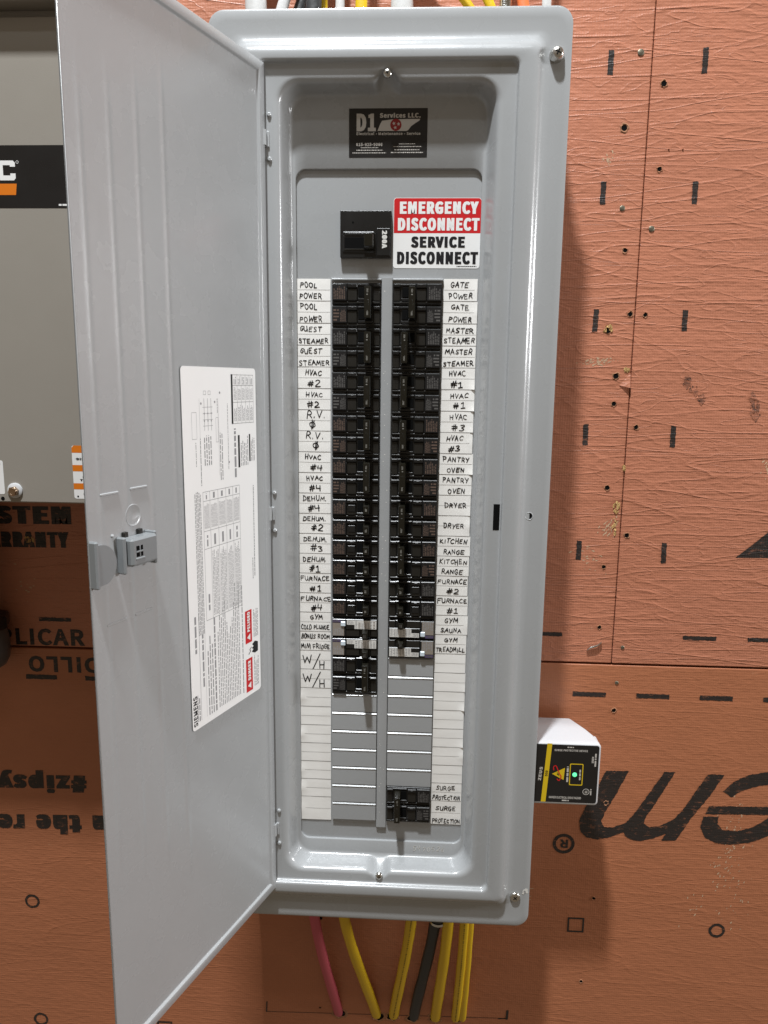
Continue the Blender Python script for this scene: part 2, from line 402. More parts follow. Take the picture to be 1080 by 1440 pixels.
# ------------------------------------------------------------------ the wall
WY = 3.2
wall = link('wall', None, None, (2.5, WY+.6, -44)); wall['kind'] = 'structure'
tag(wall, 'orange brown wood sheathing wall behind the electrical panel')
SEAM_X, SEAM_Z = 14.66, -19.2
def sheet(x0, x1, z0, z1, m, y=WY):
    mb = MB().cbox(x0, x1, y, y+.44, z0, z1, .03)
    return mb.build('sheathing_sheet', m, wall, ((x0+x1)/2*0, 0, 0))
s_ul = sheet(-40, SEAM_X-.02, SEAM_Z+.06, 40, 'sheathing_creased')
s_ur = sheet(SEAM_X+.02, 60, SEAM_Z+.06, 40, 'sheathing_creased', WY-.025)
s_lo = sheet(-40, 60, -75, SEAM_Z-.06, 'sheathing_smooth')
MB().cbox(-40, 60, WY+.46, WY+1.9, -75, 40, .05).build('wall_stud_backing', 'stud_dark', wall)
def side(x, z): return (s_lo, 'stencil_smooth', WY) if z < SEAM_Z else ((s_ul, 'stencil_creased', WY) if x < SEAM_X else (s_ur, 'stencil_creased', WY-.025))
def rough_rect(mb, x0, x1, z0, z1, y, step=.08, amp=.018, ang=0):
    """a stencilled bar with a ragged ink edge"""
    cx, cz = (x0+x1)/2, (z0+z1)/2; pts = []
    for (a, b) in (((x0, z0), (x1, z0)), ((x1, z0), (x1, z1)), ((x1, z1), (x0, z1)), ((x0, z1), (x0, z0))):
        n = max(2, int(math.hypot(b[0]-a[0], b[1]-a[1])/step))
        for i in range(n):
            t = i/n; pts.append((a[0]+(b[0]-a[0])*t+random.uniform(-amp, amp), a[1]+(b[1]-a[1])*t+random.uniform(-amp, amp)))
    ca, sa = math.cos(ang), math.sin(ang)
    pts = [(cx+(x-cx)*ca-(z-cz)*sa, cz+(x-cx)*sa+(z-cz)*ca) for x, z in pts]
    mb.poly(pts, y)
INK = .012
def dash(x0, x1, z0, z1, ang=0):
    p, m, y = side((x0+x1)/2, (z0+z1)/2); mb = MB(); rough_rect(mb, x0, x1, z0, z1, y-INK, ang=ang)
    mb.build('printed_dash', m, p, smooth=0)
for x, zs in ((12.75, ((10.91, 9.84), (5.13, 4.07), (-.81, -1.87))), (12.58, ((-6.47, -7.52), (-12.48, -13.51))),
              (17.07, ((10.96, 9.84), (5.13, 4.1), (-.82, -1.84))), (16.94, ((-6.48, -7.56), (-12.5, -13.59)))):
    for a, b in zs: dash(x-.13, x+.13, b, a, random.uniform(-.02, .02))
for a, b in ((10.3, 11.95), (18.28, 20.01), (21.63, 23.35)): dash(a, b, -17.72, -17.5)
for a, b in ((12.69, 14.47), (16.1, 17.83), (19.45, 21.17), (22.76, 24.47), (-17.59, -15.84), (-14.21, -12.4)): dash(a, b, -21.08, -20.82)
dash(-16.62, -14.81, -17.68, -17.46)
def smudge(a, b, w):
    p, m, y = side(*a); mb = MB(); stroke_pts = []
    L = math.hypot(b[0]-a[0], b[1]-a[1]); ux, uz = (b[0]-a[0])/L, (b[1]-a[1])/L
    for i in range(46):                               # broken, rubbed ink
        t = random.uniform(0, L); o = random.gauss(0, w*.3); r = random.uniform(.03, .09)
        mb.disc((a[0]+ux*t-uz*o, a[1]+uz*t+ux*o), r, y-INK-i*.0002, 6, 0, r*random.uniform(1, 2), .3)
    mb.build('rubbed_ink_mark', 'stencil_faded', p, smooth=0)
smudge((17.27, -4.12), (18.35, -5.3), .32); smudge((20.67, -4.85), (21.03, -6.2), .3)
tri = MB(); tri.poly([(20.6, -13.2), (21.4, -12.5), (22.15, -11.8), (23.2, -10.75), (24.6, -11.9), (25.9, -13.1), (23, -13.17)], WY-.025-INK)
tri.build('printed_arrow_mark', 'stencil_creased', s_ur, smooth=0)
def ring_mark(cx, cz, r, w, n=26, sq=False):
    p, m, y = side(cx, cz); mb = MB()
    if sq:
        o, i = rrect(cx-r, cx+r, cz-r, cz+r, .02, y-INK, 2), rrect(cx-r+w, cx+r-w, cz-r+w, cz+r-w, .02, y-INK, 2)
    else:
        o = [(cx+(r+random.uniform(-.02, .02))*math.cos(2*math.pi*k/n), y-INK, cz+(r+random.uniform(-.02, .02))*math.sin(2*math.pi*k/n)) for k in range(n)]
        i = [(cx+(r-w+random.uniform(-.02, .02))*math.cos(2*math.pi*k/n), y-INK, cz+(r-w+random.uniform(-.02, .02))*math.sin(2*math.pi*k/n)) for k in range(n)]
    mb.loft([o, i]); mb.build('printed_square' if sq else 'printed_ring', m, p, smooth=0)
ring_mark(21.55, -34.9, .45, .15); ring_mark(-18.27, -35.07, .45, .14); ring_mark(-18.3, -43.15, .45, .14)
ring_mark(13.64, -34.96, .47, .10, sq=True); ring_mark(-10.6, -43.3, .47, .12, sq=True)
# stencilled words (the sheets were hung upside down, so most of them read upside down)
def stencil(body, o, e1, e2, bold, fine=False, slices=0):
    p, m, y = side(o[0]+e1[0]/2+e2[0]/2, o[1]+e1[1]/2+e2[1]/2); mb = MB(); put_text(mb, body, o, e1, e2, y-INK, bold)
    return mb.build('stencilled_word', m, p, smooth=0)
# big slanted word, upside down, running off to the right: its last letters are 'em'
def ribbon(mb, pts, w0, y, widths=None):
    pts = smooth_line(pts) if len(pts) > 3 else pts
    L = []; Rr = []
    for i, (x, z) in enumerate(pts):
        a = pts[max(i-1, 0)]; b = pts[min(i+1, len(pts)-1)]; d = math.hypot(b[0]-a[0], b[1]-a[1]) or 1
        w = (widths(i/(len(pts)-1)) if widths else w0)/2*random.uniform(.97, 1.03)
        L.append((x-(b[1]-a[1])/d*w, y, z+(b[0]-a[0])/d*w)); Rr.append((x+(b[1]-a[1])/d*w, y, z-(b[0]-a[0])/d*w))
    mb.loft([L, Rr], closed=False)
mb = MB(); yy = WY-INK
Q = lambda pts: [(13.48+(700+x/2.842-813)*.0389-(950+y/2.842-1182)*.0022, -29.65+(1182-950-y/2.842)*.0430+(700+x/2.842-813)*.0017) for x, y in pts]
def ragged(pts, step=.09, amp=.022):
    out = []
    for i in range(len(pts)):
        a, b = pts[i], pts[(i+1) % len(pts)]; n = max(1, int(math.hypot(b[0]-a[0], b[1]-a[1])/step))
        out += [(a[0]+(b[0]-a[0])*k/n+random.uniform(-amp, amp), a[1]+(b[1]-a[1])*k/n+random.uniform(-amp, amp)) for k in range(n)]
    return out
mb.poly(ragged(Q([(398, 380), (488, 380), (452, 470), (415, 545), (405, 580), (420, 605), (455, 605), (500, 590), (530, 555), (580, 470), (630, 385), (672, 385), (640, 450), (600, 530), (580, 560), (575, 590), (600, 605), (640, 600),
    (690, 575), (720, 540), (800, 395), (865, 397), (820, 480), (760, 570), (712, 660), (655, 658), (668, 630), (620, 650), (570, 662), (530, 655), (505, 640), (500, 625), (450, 645), (400, 655), (350, 645), (325, 620), (315, 580), (335, 525), (370, 450)])), yy)
mb.build('stencilled_letter', 'stencil_smooth', s_lo, smooth=0)
mb = MB()
mb.poly(ragged(Q([(870, 462), (905, 425), (960, 398), (1020, 388), (1080, 385), (1140, 398), (1180, 430), (1190, 480), (1175, 540), (1130, 600), (1080, 637), (1040, 655), (1000, 668), (930, 675), (870, 668), (825, 645), (802, 605), (808, 562),
    (868, 562), (868, 592), (892, 615), (950, 620), (1010, 604), (1060, 572), (1070, 556), (815, 552), (822, 520), (1095, 524), (1112, 480), (1105, 450), (1075, 434), (1000, 442), (940, 462), (905, 485)])), yy)
mb.build('stencilled_letter', 'stencil_smooth', s_lo, smooth=0)
mb = MB(); n = 30
mb.loft([[(12.69+.61*math.cos(2*math.pi*k/n), yy, -29.88+.61*math.sin(2*math.pi*k/n)) for k in range(n)],
         [(12.69+.43*math.cos(2*math.pi*k/n), yy, -29.88+.43*math.sin(2*math.pi*k/n)) for k in range(n)]])
put_text(mb, 'R', (12.93, -29.62), (-.46, 0), (0, -.52), yy-.002, .015)
mb.build('registered_mark', 'stencil_smooth', s_lo, smooth=0)
stencil('SYSTEM', (-20.65, -12.28), (6.2, .06), (0, 1.0), .05)
stencil('WARRANTY', (-19.9, -13.55), (5.25, .05), (0, .86), .05)
stencil('APPLICAR', (-20.9, -19.12), (6.8, .05), (0, .98), .02)
stencil('ARMADILLO', (-9.4, -19.68), (-8.0, -.03), (0, -.95), .02)
stencil('#zipsystem', (-14.5, -26.55), (-9.2, -.22), (-.02, -1.42), .045)
stencil('on the revolution', (-12.35, -29.25), (-14.6, -.4), (-.03, -1.25), .05)
# scribed line with end ticks where the cables go through
for a in (((-4.33, -41.76), (9.99, -41.37), .03), ((-4.33, -41.76), (-4.3, -41.1), .08), ((9.97, -41.4), (10.0, -40.85), .14), ((9.5, -41.42), (10.0, -41.36), .06)):
    mb = MB(); stroke(mb, [a[0], a[1]], a[2], WY-INK); mb.build('marking_line', 'stencil_smooth', s_lo, smooth=0)
# nails, staples' holes and torn spots
def nail(x, z, r=.13, head=True):
    p, m, y = side(x, z); mb = MB()
    prof = [(r*.5, y+.02), (r, y-.005), (r, y-.035), (r*.8, y-.05)]
    mb.loft([[(x+q*math.cos(2*math.pi*k/14), yv, z+q*math.sin(2*math.pi*k/14)) for k in range(14)] for q, yv in prof], cap1=True)
    mb.build('nail_head', 'old_nail', p)
for q in ((14.1, 10.78, .15), (13.7, 3.91, .13), (15.15, 2.96, .14), (15.0, -20.24, .1), (15.17, -18.23, .1)): nail(*q)
def hole(x, z, r=.14, torn=1.0):
    p, m, y = side(x, z); r *= .85; torn *= .7
    n = 16; jit = [random.uniform(.75, 1.25) for _ in range(n)]
    mb = MB()
    ring = lambda rr, yv, j: [(x+rr*(jit[k] if j else 1)*math.cos(2*math.pi*k/n), yv, z+rr*(jit[k] if j else 1)*math.sin(2*math.pi*k/n)) for k in range(n)]
    mb.loft([ring(r*(1.15+.35*torn), y-.004, 1), ring(r*1.15, y-.035, 1), ring(r*.95, y-.01, 0)], 0)
    mb.loft([ring(r*.95, y-.01, 0), ring(r*.8, y-.006, 0)], 1, cap1=True)
    mb.build('nail_hole', ['fibre', 'black_void'], p)
for q in ((13.97, 1.97, .13, .8), (14.41, -1.04, .14, .5), (15.14, -1.07, .12, .3), (13.39, -1.83, .17, 1.2), (15.25, 9.42, .16, .8), (13.56, 7.51, .17, 1.4),
          (15.32, 5.67, .13, .9), (15.69, 6.53, .035, .2), (16.35, 6.53, .035, .2), (13.91, -4.05, .17, 1.2), (13.9, -5.42, .14, .2), (15.07, -6.58, .13, .6), (13.84, -9.69, .15, .5),
          (14.98, -12.16, .14, .9), (13.92, -13.86, .12, .5), (13.9, -17.16, .12, .9), (14.95, -21.83, .13, .8), (14.87, -27.29, .13, .9), (14.56, -33.21, .1, .6), (14.15, -38.63, .1, .6),
          (-16.9, -13.1, .13, 1.2), (-1.05, -35.3, .12, .1), (-1.75, -34.6, .12, .1), (-1.1, -41.3, .06, .1)): hole(*q)
def torn(x, z, w, h, name='torn_skin'):
    p, m, y = side(x, z); mb = MB()
    for i in range(14):
        cx, cz = x+random.uniform(-w, w), z+random.uniform(-h, h); r = random.uniform(.03, .09)
        q = [(cx+r*k*math.cos(a), y-.004-random.uniform(0, .06), cz+1.6*r*k*math.sin(a)) for a, k in [(j*math.pi/3, random.uniform(.4, 1.2)) for j in range(6)]]
        mb.add(q, [tuple(range(6))])
    mb.build(name, 'bare_wood', p, smooth=0)
torn(14.36, -11.4, .13, .7); torn(14.34, -10.6, .15, .15); torn(13.39, -1.75, .22, .12); torn(14.45, -3.75, .12, .1); torn(14.62, -8.65, .05, .1); torn(-16.85, -13.1, .25, .15)
def flecks(cx, cz, w, h, n, rr=(.015, .06), slant=0.0):
    p, m, y = side(cx, cz); mb = MB()
    for i in range(n):
        x, z = random.gauss(cx, w), random.gauss(cz, h); r = random.uniform(*rr); a0 = random.uniform(-.5, .5)+slant
        q = [(x+r*k*(2.2*math.cos(a)*math.cos(a0)-math.sin(a)*math.sin(a0)), y-.006-i*.0001, z+r*k*(2.2*math.cos(a)*math.sin(a0)+math.sin(a)*math.cos(a0))) for a, k in [(j*math.pi/3, random.uniform(.3, 1.1)) for j in range(6)]]
        mb.add(q, [tuple(range(6))])
    o = mb.build('chalk_scuff', 'chalk', p, smooth=0); o['kind'] = 'stuff'
flecks(21.9, -28.6, .35, .9, 46, slant=1.2); flecks(21.6, -30.6, .5, .9, 50, slant=1.2); flecks(22.4, -33.0, .4, 1.2, 26, slant=1.3); flecks(20.2, -33.6, .3, .8, 12, slant=1.2)
flecks(13.0, -3.35, .5, .10, 46); flecks(14.0, -11.8, .22, .3, 40, slant=1.3); flecks(13.2, -13.3, .5, .4, 26); flecks(12.9, 6.2, .12, .25, 14, slant=-1.0)
flecks(10.6, -33.2, .5, .5, 22); flecks(21.6, -8.6, .15, .3, 14, slant=1.2); flecks(-17.2, -15.9, .35, .5, 14)
mb = MB()                                                 # lifted flap of skin beside the seam
mb.add([(14.62, WY-.05, -3.9), (14.05, WY-.01, -4.15), (14.1, WY-.02, -4.5), (14.62, WY-.20, -4.62)], [(0, 1, 2, 3)])
mb.build('lifted_skin_flap', 'sheathing_creased', s_ul, smooth=0)
mb = MB(); path = [(13.30, WY-.09, -18.40), (13.45, WY-.12, -18.27), (13.8, WY-.13, -18.15), (14.02, WY-.10, -17.98)]
mb.loft([[(p[0]+.07*math.cos(a)*.3, p[1]+.07*math.sin(a), p[2]+.07*math.cos(a)) for a in [k*math.pi/4 for k in range(8)]] for p in path], cap0=True, cap1=True)
mb.build('bent_nail', 'steel', s_ul)

# ------------------------------------------------------------------ electrical panel
panel = thing('electrical_panel', 'tall grey steel breaker panel with its door swung open to the left', 'electrical panel', (2.5, WY, -31.6))
_e = lambda d, y: rrect(-4.85+d, 9.9-d, -31.7+d, 10.7-d, .05, y, 2)
mb = MB(); mb.loft([_e(.06, WY-.08), _e(.06, -.60), _e(0, -.60), _e(0, WY-.01)], cap0=True, cap1=True)
mb.build('enclosure', 'grey_paint', panel)
def ring(x0, x1, z1, z0, r, y, b=0.0):
    def fz(x, z):
        if b and z > 7: return z+b*.42*math.exp(-((x-2.52)/.42)**4)
        if b and z < -28: return z-b*.30*math.exp(-((x-2.52)/.42)**4)
        return z
    return rrect(x0, x1, z0, z1, r, y, 10, 64, fz)
prof = [(-5.18, 10.23, 11.03, -32.03, .68, -.61), (-5.2, 10.25, 11.05, -32.05, .7, -.68), (-5.18, 10.23, 11.03, -32.03, .68, -.74), (-5.10, 10.15, 10.95, -31.95, .62, -.77),
        (-4.9, 9.95, 10.6, -31.7, .5, -.76), (-4.35, 9.40, 10.1, -31.1, .45, -.745), (-4.12, 9.17, 9.9, -30.88, .42, -.76), (-4.0, 9.05, 9.75, -30.76, .4, -.82), (-3.92, 8.97, 9.63, -30.66, .38, -.93),
        (-3.86, 8.90, 9.52, -30.56, .36, -1.03), (-3.78, 8.82, 9.42, -30.47, .33, -1.10), (-3.68, 8.72, 9.30, -30.37, .32, -1.145), (-3.56, 8.6, 9.20, -30.27, .32, -1.16),
        (-3.12, 8.16, 9.01, -29.93, .36, -1.16), (-3.04, 8.08, 8.94, -29.86, .33, -1.145), (-2.99, 8.04, 8.89, -29.82, .31, -1.10), (-2.97, 8.02, 8.87, -29.80, .3, -.98), (-2.95, 8.00, 8.85, -29.78, .29, -.93),
        (-2.90, 7.95, 8.80, -29.73, .27, -.905), (-2.85, 7.90, 8.76, -29.69, .26, -.9),
        (-2.42, 7.48, 8.36, -29.36, 1.05, -.9, 1), (-2.30, 7.38, 8.28, -29.26, .98, -.885, 1), (-2.20, 7.29, 8.20, -29.19, .92, -.84, 1), (-2.13, 7.22, 8.14, -29.13, .88, -.76, 1),
        (-2.07, 7.16, 8.10, -29.09, .86, -.64, .95), (-1.93, 7.0, 8.02, -29.0, .82, -.20, .55), (-1.88, 6.95, 7.99, -28.96, .8, -.03, .25), (-1.83, 6.90, 7.95, -28.92, .78, .07, .1), (-1.76, 6.84, 7.88, -28.86, .73, .13), (-1.69, 6.77, 7.8, -28.78, .68, .15),
        (-1.66, 6.75, 4.93, -28.16, .46, .15), (-1.635, 6.735, 4.905, -28.135, .45, .165), (-1.63, 6.73, 4.90, -28.13, .45, .20), (-1.63, 6.73, 4.90, -28.13, .45, .35)]
mb = MB(); mb.loft([ring(*p) for p in prof]); trim = mb.build('trim_cover', 'grey_paint', panel, smooth=50)
mb = MB().cbox(-1.8, 6.9, .30, .36, -28.3, 5.05, .01); dead = mb.build('dead_front', 'grey_paint', panel)
# latch slot, padlock hole
mb = MB(); mb.cbox(7.665, 7.965, -.912, -.86, -11.22, -9.99, .006); mb.build('latch_slot', 'black_void', panel)  # solid plate on the shelf; the slot's inner shade is its black colour
mb = MB(); n = 20
rr = lambda r, y: [(9.34+r*math.cos(2*math.pi*k/n), y, -10.55+r*math.sin(2*math.pi*k/n)) for k in range(n)]
mb.loft([rr(.20, -.747), rr(.17, -.765), rr(.15, -.75)], 0); mb.loft([rr(.15, -.75), rr(.14, -.748)], 1, cap1=True)
mb.build('screw_hole', ['grey_paint', 'black_void'], panel)
def screw(x, z, y, r, cone=False, m='steel', parent=None, name='screw'):
    mb = MB(); n = 20
    prof = [(r, y), (r, y-.05), (r*.92, y-.09), (r*.75, y-.13), (r*.5, y-.15)]
    if cone: prof = [(r*1.02, y+.02), (r*1.0, y-.1), (r*.72, y-.34), (r*.6, y-.38), (r*.35, y-.40)]
    mb.loft([[(x+q*math.cos(2*math.pi*k/n), yv, z+q*math.sin(2*math.pi*k/n)) for k in range(n)] for q, yv in prof], 0, cap1=True)
    yt = prof[-1][1]-.004
    a = random.uniform(0, 3.14)
    for k in (0, 1):                                   # drive slots
        c, s = math.cos(a+k*math.pi/2), math.sin(a+k*math.pi/2); L, w = r*.42, r*.09
        mb.add([(x+c*L-s*w, yt-.001*k, z+s*L+c*w), (x-c*L-s*w, yt-.001*k, z-s*L+c*w), (x-c*L+s*w, yt-.001*k, z-s*L-c*w), (x+c*L+s*w, yt-.001*k, z+s*L-c*w)], [(0, 1, 2, 3)], 1)
    return mb.build(name, [m, 'black_void'], parent or panel)
screw(2.51, 8.43, -.86, .19); screw(2.54, -29.40, -.86, .19)
screw(9.61, 9.12, -.75, .31, True); screw(9.51, -30.35, -.75, .27); screw(-4.55, -30.35, -.75, .27); screw(-4.55, 9.12, -.75, .31, True)
# scratch writing pressed into the sill of the cover
mb = MB(); random.seed(21); pen(mb, '5470526', 4.25, -28.6, .24, .17, .028, .141, .08, .42); mb.build('scratched_number', 'white_label', panel, smooth=0)
# chipped paint on the lower right edge
mb = MB()
for dx, dz, r in ((0, 0, .1), (.1, .1, .07), (-.06, -.15, .06), (.13, -.05, .08)): mb.disc((9.98+dx, -30.0+dz), r, -.776-.001*r, 9, 0, None, .35)
mb.disc((10.0, -30.02), .06, -.779, 7, 1, None, .4)
mb.build('paint_chip', ['white_label', 'micro_print'], panel, smooth=0)
# centre rib between the two banks and folded cut-out lips
rib = MB()
prof2 = [(2.295, .30), (2.30, .20), (2.32, .175), (2.36, .165), (2.74, .165), (2.78, .175), (2.80, .20), (2.805, .30)]
rib.loft([[(x, y, z) for x, y in prof2] for z in (.22, -27.35)], closed=False, cap0=True, cap1=True)
rib.build('centre_rib', 'grey_paint', panel, smooth=25)
mb = MB(); random.seed(5)
for i in range(46):
    z = random.uniform(-27, 0); x = random.choice((2.46, 2.5, 2.63))+random.uniform(-.03, .03)
    mb.disc((x, z), random.uniform(.012, .03), .161, 7)
mb.build('paint_speck', 'white_label', panel, smooth=0)
for a, b in ((-.02, 2.30), (2.80, 5.12)):
    mb = MB(); mb.cbox(a, b, .12, .31, .10, .20, .03); mb.build('cutout_lip', 'grey_paint', panel)

# ---- blank fillers
fill0 = None
def filler(x0, row):
    global fill0
    if fill0 is None:
        mb = MB(); W = 2.24
        p = [(-.985, .30), (-.985, .17), (-.97, .15), (-.12, .15), (-.095, .125), (-.082, .122), (-.018, .19), (-.01, .30)]
        mb.loft([[(x, y, z) for z, y in p] for x in (0.0, W)], closed=False, cap0=True, cap1=True)
        fill0 = mb.build('blank_filler', 'grey_paint', panel, (x0+.02, 0, -row), smooth=15); return
    link('blank_filler', fill0.data, panel, (x0+.02, 0, -row))
for r in range(20, 27): filler(0, r)
for r in range(18, 25): filler(2.82, r)

# ---- breakers: local x runs from the outer end to the handle end, flipped for the right bank
def mirror(mb, W=2.28):
    mb.v = [(W-x, y, z) for x, y, z in mb.v]; return mb
def pole(mb, z, style, off):
    P = lambda *a, mi=0, c=.03: mb.cbox(a[0], a[1], a[2], a[3], z+a[4], z+a[5], c, mi)
    P(.015, 2.265, .12, .34, -.985, -.012)                    # base
    P(.03, .72, .0, .2, -.80, -.05)                           # label block
    P(.735, 1.19, .03, .2, -.80, -.25, mi=1)                  # grip block
    P(.735, 1.19, -.03, .2, -.235, -.05, c=.03)
    P(.90, 1.04, -.045, .1, -.13, -.10, c=.012)
    P(1.205, 2.25, .05, .2, -.16, -.05)                       # bar above the handle window
    P(1.205, 1.9, .05, .2, -.82, -.68)                        # bar below it
    P(1.93, 2.25, -.02, .2, -.20, -.05, c=.03)                # shoulder
    P(1.93, 2.25, .06, .2, -.82, -.23, mi=1)
    P(.03, 2.25, .07, .2, -.93, -.83, mi=1)
    if style == 1:                                            # plainer single pole
        P(.78, 1.16, .0, .1, -.66, -.30, c=.03)
def rating(mb, z, tone):
    y = -.004
    mb.quad(.05, .70, z-.78, z-.10, y, 0)
    random.seed(int(1000+z*37))
    k = random.choice((0, 1, 2))
    if k == 0: micro(mb, .09, .66, z-.74, z-.22, 6, y-.003, tone, .5); micro(mb, .09, .4, z-.2, z-.13, 1, y-.003, 1, .6)
    elif k == 1: micro(mb, .09, .64, z-.74, z-.16, 7, y-.003, tone, .5, True)
    else: micro(mb, .09, .36, z-.74, z-.16, 4, y-.003, tone, .5); micro(mb, .4, .67, z-.74, z-.16, 5, y-.003, tone, .5, True)
def toggle_at(off): return (1.24, 1.54) if off else (1.55, 1.85)
def breaker(row, n, right, style=0, off=False, label=None, tone=2):
    x0 = 2.815 if right else 0.0; fx = mirror if right else (lambda m: m)
    loc = (x0, 0, -row)
    mb = MB()
    for k in range(n): pole(mb, -k, style, off)
    b = fx(mb).build('circuit_breaker', ['black_plastic', 'dark_plastic'], panel, loc)
    if label: b['label'] = label
    a, c = toggle_at(off)
    t = MB()
    if n == 2:
        z0, z1 = -1.62, -.22
        t.loft([rrect(a-.02, c+.02, z0-.05, z1+.05, .05, .12, 3), rrect(a, c, z0, z1, .05, -.57, 3), rrect(a+.015, c-.015, z0+.015, z1-.015, .04, -.60, 3)], cap1=True)
        t.cbox(a+.10, c-.10, -.602, -.55, -1.05, -.80, .01)
        micro(t, a+.11, c-.11, -.50, -.32, 3, -.606, 1, .5, True); micro(t, a+.11, c-.11, -1.5, -1.28, 3, -.606, 1, .5, True)
        micro(t, a+.11, c-.11, -.62, -.56, 1, -.606, 1, .6)
    else:
        t.loft([rrect(a-.02, c+.02, -.78, -.18, .05, .12, 3), rrect(a+.01, c-.02, -.66, -.26, .05, -.47, 3), rrect(a+.03, c-.04, -.64, -.28, .04, -.50, 3)], cap1=True)
        micro(t, a+.10, c-.10, -.54, -.38, 2, -.508, 1, .5, True)
    fx(t).build('toggle', ['toggle_plastic', 'toggle_mark'], b, loc)
    for k in range(n):
        r = MB(); rating(r, -k, tone); random.seed(row*3+k)
        if right:
            r.v = [(2.28-x, y, zz) for x, y, zz in r.v]
        r.build('rating_label', ['label_grey', 'print_grey', 'print_tan'], b, loc, smooth=0)
        w = MB(); w.cbox(a-.31 if not off else c+.03, a-.04 if not off else c+.30, .045, .10, -k-.64, -k-.2, .01); fx(w).build('handle_window', 'black_void', b, loc)
        d = MB()
        for i in range(2):
            for j in range(3): d.quad(1.98+.1*i, 2.03+.1*i, -k-.34-.09*j, -k-.31-.09*j, .052)
        fx(d).build('moulded_text', 'label_grey', b, loc, smooth=0)
    return b
def afci(row, right, label=None):
    """electronic breaker with white print and a pale test button; the right bank has it turned upside down"""
    x0 = 2.815 if right else 0.0; loc = (x0, 0, -row)
    def fx(m):
        if right: m.v = [(2.28-x, y, -.99-z) for x, y, z in m.v]
        return m
    mb = MB()
    P = lambda *a, mi=0, c=.018: mb.cbox(a[0], a[1], a[2], a[3], a[4], a[5], c, mi)
    P(.015, 2.265, .12, .34, -.985, -.012); P(.03, .70, -.0, .2, -.93, -.05); P(.715, 2.25, .0, .2, -.56, -.05)
    P(.715, 1.38, .04, .2, -.93, -.575, mi=1); P(1.95, 2.25, .04, .2, -.93, -.575, mi=1); P(1.4, 1.93, .1, .2, -.93, -.58)
    b = fx(mb).build('circuit_breaker', ['black_plastic', 'dark_plastic'], panel, loc)
    if label: b['label'] = label
    t = MB(); t.loft([rrect(1.5, 1.84, -.96, -.52, .05, .1, 3), rrect(1.53, 1.80, -.93, -.6, .05, -.34, 3), rrect(1.55, 1.78, -.91, -.62, .04, -.37, 3)], cap1=True)
    micro(t, 1.60, 1.73, -.86, -.68, 2, -.378, 1, .5, True); fx(t).build('toggle', ['toggle_plastic', 'print_grey'], b, loc)
    q = MB(); q.poly([(.76, -.10), (2.22, -.10), (2.22, -.53), (1.14, -.53), (1.14, -.32), (.76, -.32)], -.005)
    micro(q, .80, 1.12, -.30, -.13, 3, -.008, 1, .4)
    for k in range(7): micro(q, 1.18+.148*k, 1.29+.148*k, -.51, -.13, random.choice((4, 5, 6)), -.008, random.choice((1, 1, 2)), .45, random.random() < .5)
    fx(q).build('warning_label', ['white_label', 'micro_print', 'print_tan'], b, loc, smooth=0)
    q = MB(); q.quad(.05, .46, -.21, -.07, -.005, 2); micro(q, .09, .40, -.19, -.10, 1, -.008, 3, .6)
    q.quad(.05, .62, -.90, -.24, -.005, 0); micro(q, .08, .59, -.88, -.42, 6, -.008, 1, .45, True)
    fx(q).build('rating_label', ['brown_label', 'micro_print', 'purple_print', 'print_grey'], b, loc, smooth=0)
    q = MB(); q.cbox(.46, .69, -.07, .05, -.40, -.15, .03); fx(q).build('test_button', 'button_white', b, loc)
    return b
for i, (r, nm) in enumerate(((0, 'POOL POWER'), (2, 'GUEST STEAMER'), (4, 'HVAC #2'), (6, 'R.V.'), (8, 'HVAC #4'), (18, 'W/H'))):
    breaker(r, 2, False, 0, label='double black breaker beside the %s labels' % nm, tone=2 if i in (0, 3, 4) else 1)
for r, nm in ((10, 'DEHUM. #4'), (11, 'DEHUM. #2'), (12, 'DEHUM. #3'), (13, 'DEHUM. #1'), (14, 'FURNACE #1'), (15, 'FURNACE #4')):
    breaker(r, 1, False, 1, label='single black breaker beside the left %s label' % nm)
for i, (r, nm) in enumerate(((0, 'GATE POWER'), (2, 'MASTER STEAMER'), (4, 'HVAC #1'), (6, 'HVAC #3'), (8, 'PANTRY OVEN'), (10, 'DRYER'), (12, 'KITCHEN RANGE'), (25, 'SURGE PROTECTION'))):
    breaker(r, 2, True, 0, off=(r == 0), label='double black breaker beside the %s labels' % nm, tone=2 if i in (3, 4, 5, 6) else 1)
for r, nm in ((14, 'FURNACE #2'), (15, 'FURNACE #1')):
    breaker(r, 1, True, 1, label='single black breaker beside the right %s label' % nm, tone=1)
for r, rt, nm in ((16, False, 'COLD PLUNGE'), (17, False, 'MINI FRIDGE'), (16, True, 'SAUNA'), (17, True, 'TREADMILL')):
    afci(r, rt, 'breaker with white print and pale button beside the %s label' % nm)

# ---- main breaker
mb = MB(); mb.cbox(.40, 2.72, .02, .34, 1.08, 3.12, .03)
mb.cbox(.5, 1.98, -.03, .1, 1.30, 2.22, .05); mb.cbox(2.05, 2.68, -.01, .1, 1.16, 2.36, .03)
mb.cbox(.62, 1.75, -.06, .0, 2.02, 2.16, .04)
main = mb.build('main_breaker', ['black_plastic'], panel); main['label'] = 'large black main breaker marked 200A'
mb = MB(); mb.cbox(.60, 1.50, -.036, .0, 1.44, 1.96, .01); mb.build('handle_window', 'black_void', main)
mb = MB(); mb.loft([rrect(1.48, 1.98, 1.38, 2.14, .06, -.02, 4), rrect(1.52, 1.94, 1.46, 2.04, .06, -.62, 4), rrect(1.55, 1.91, 1.49, 2.01, .05, -.66, 4)], cap1=True)
mb.cbox(.60, 1.5, -.05, -.02, 1.40, 1.46, .012); mb.build('toggle', 'toggle_plastic', main)
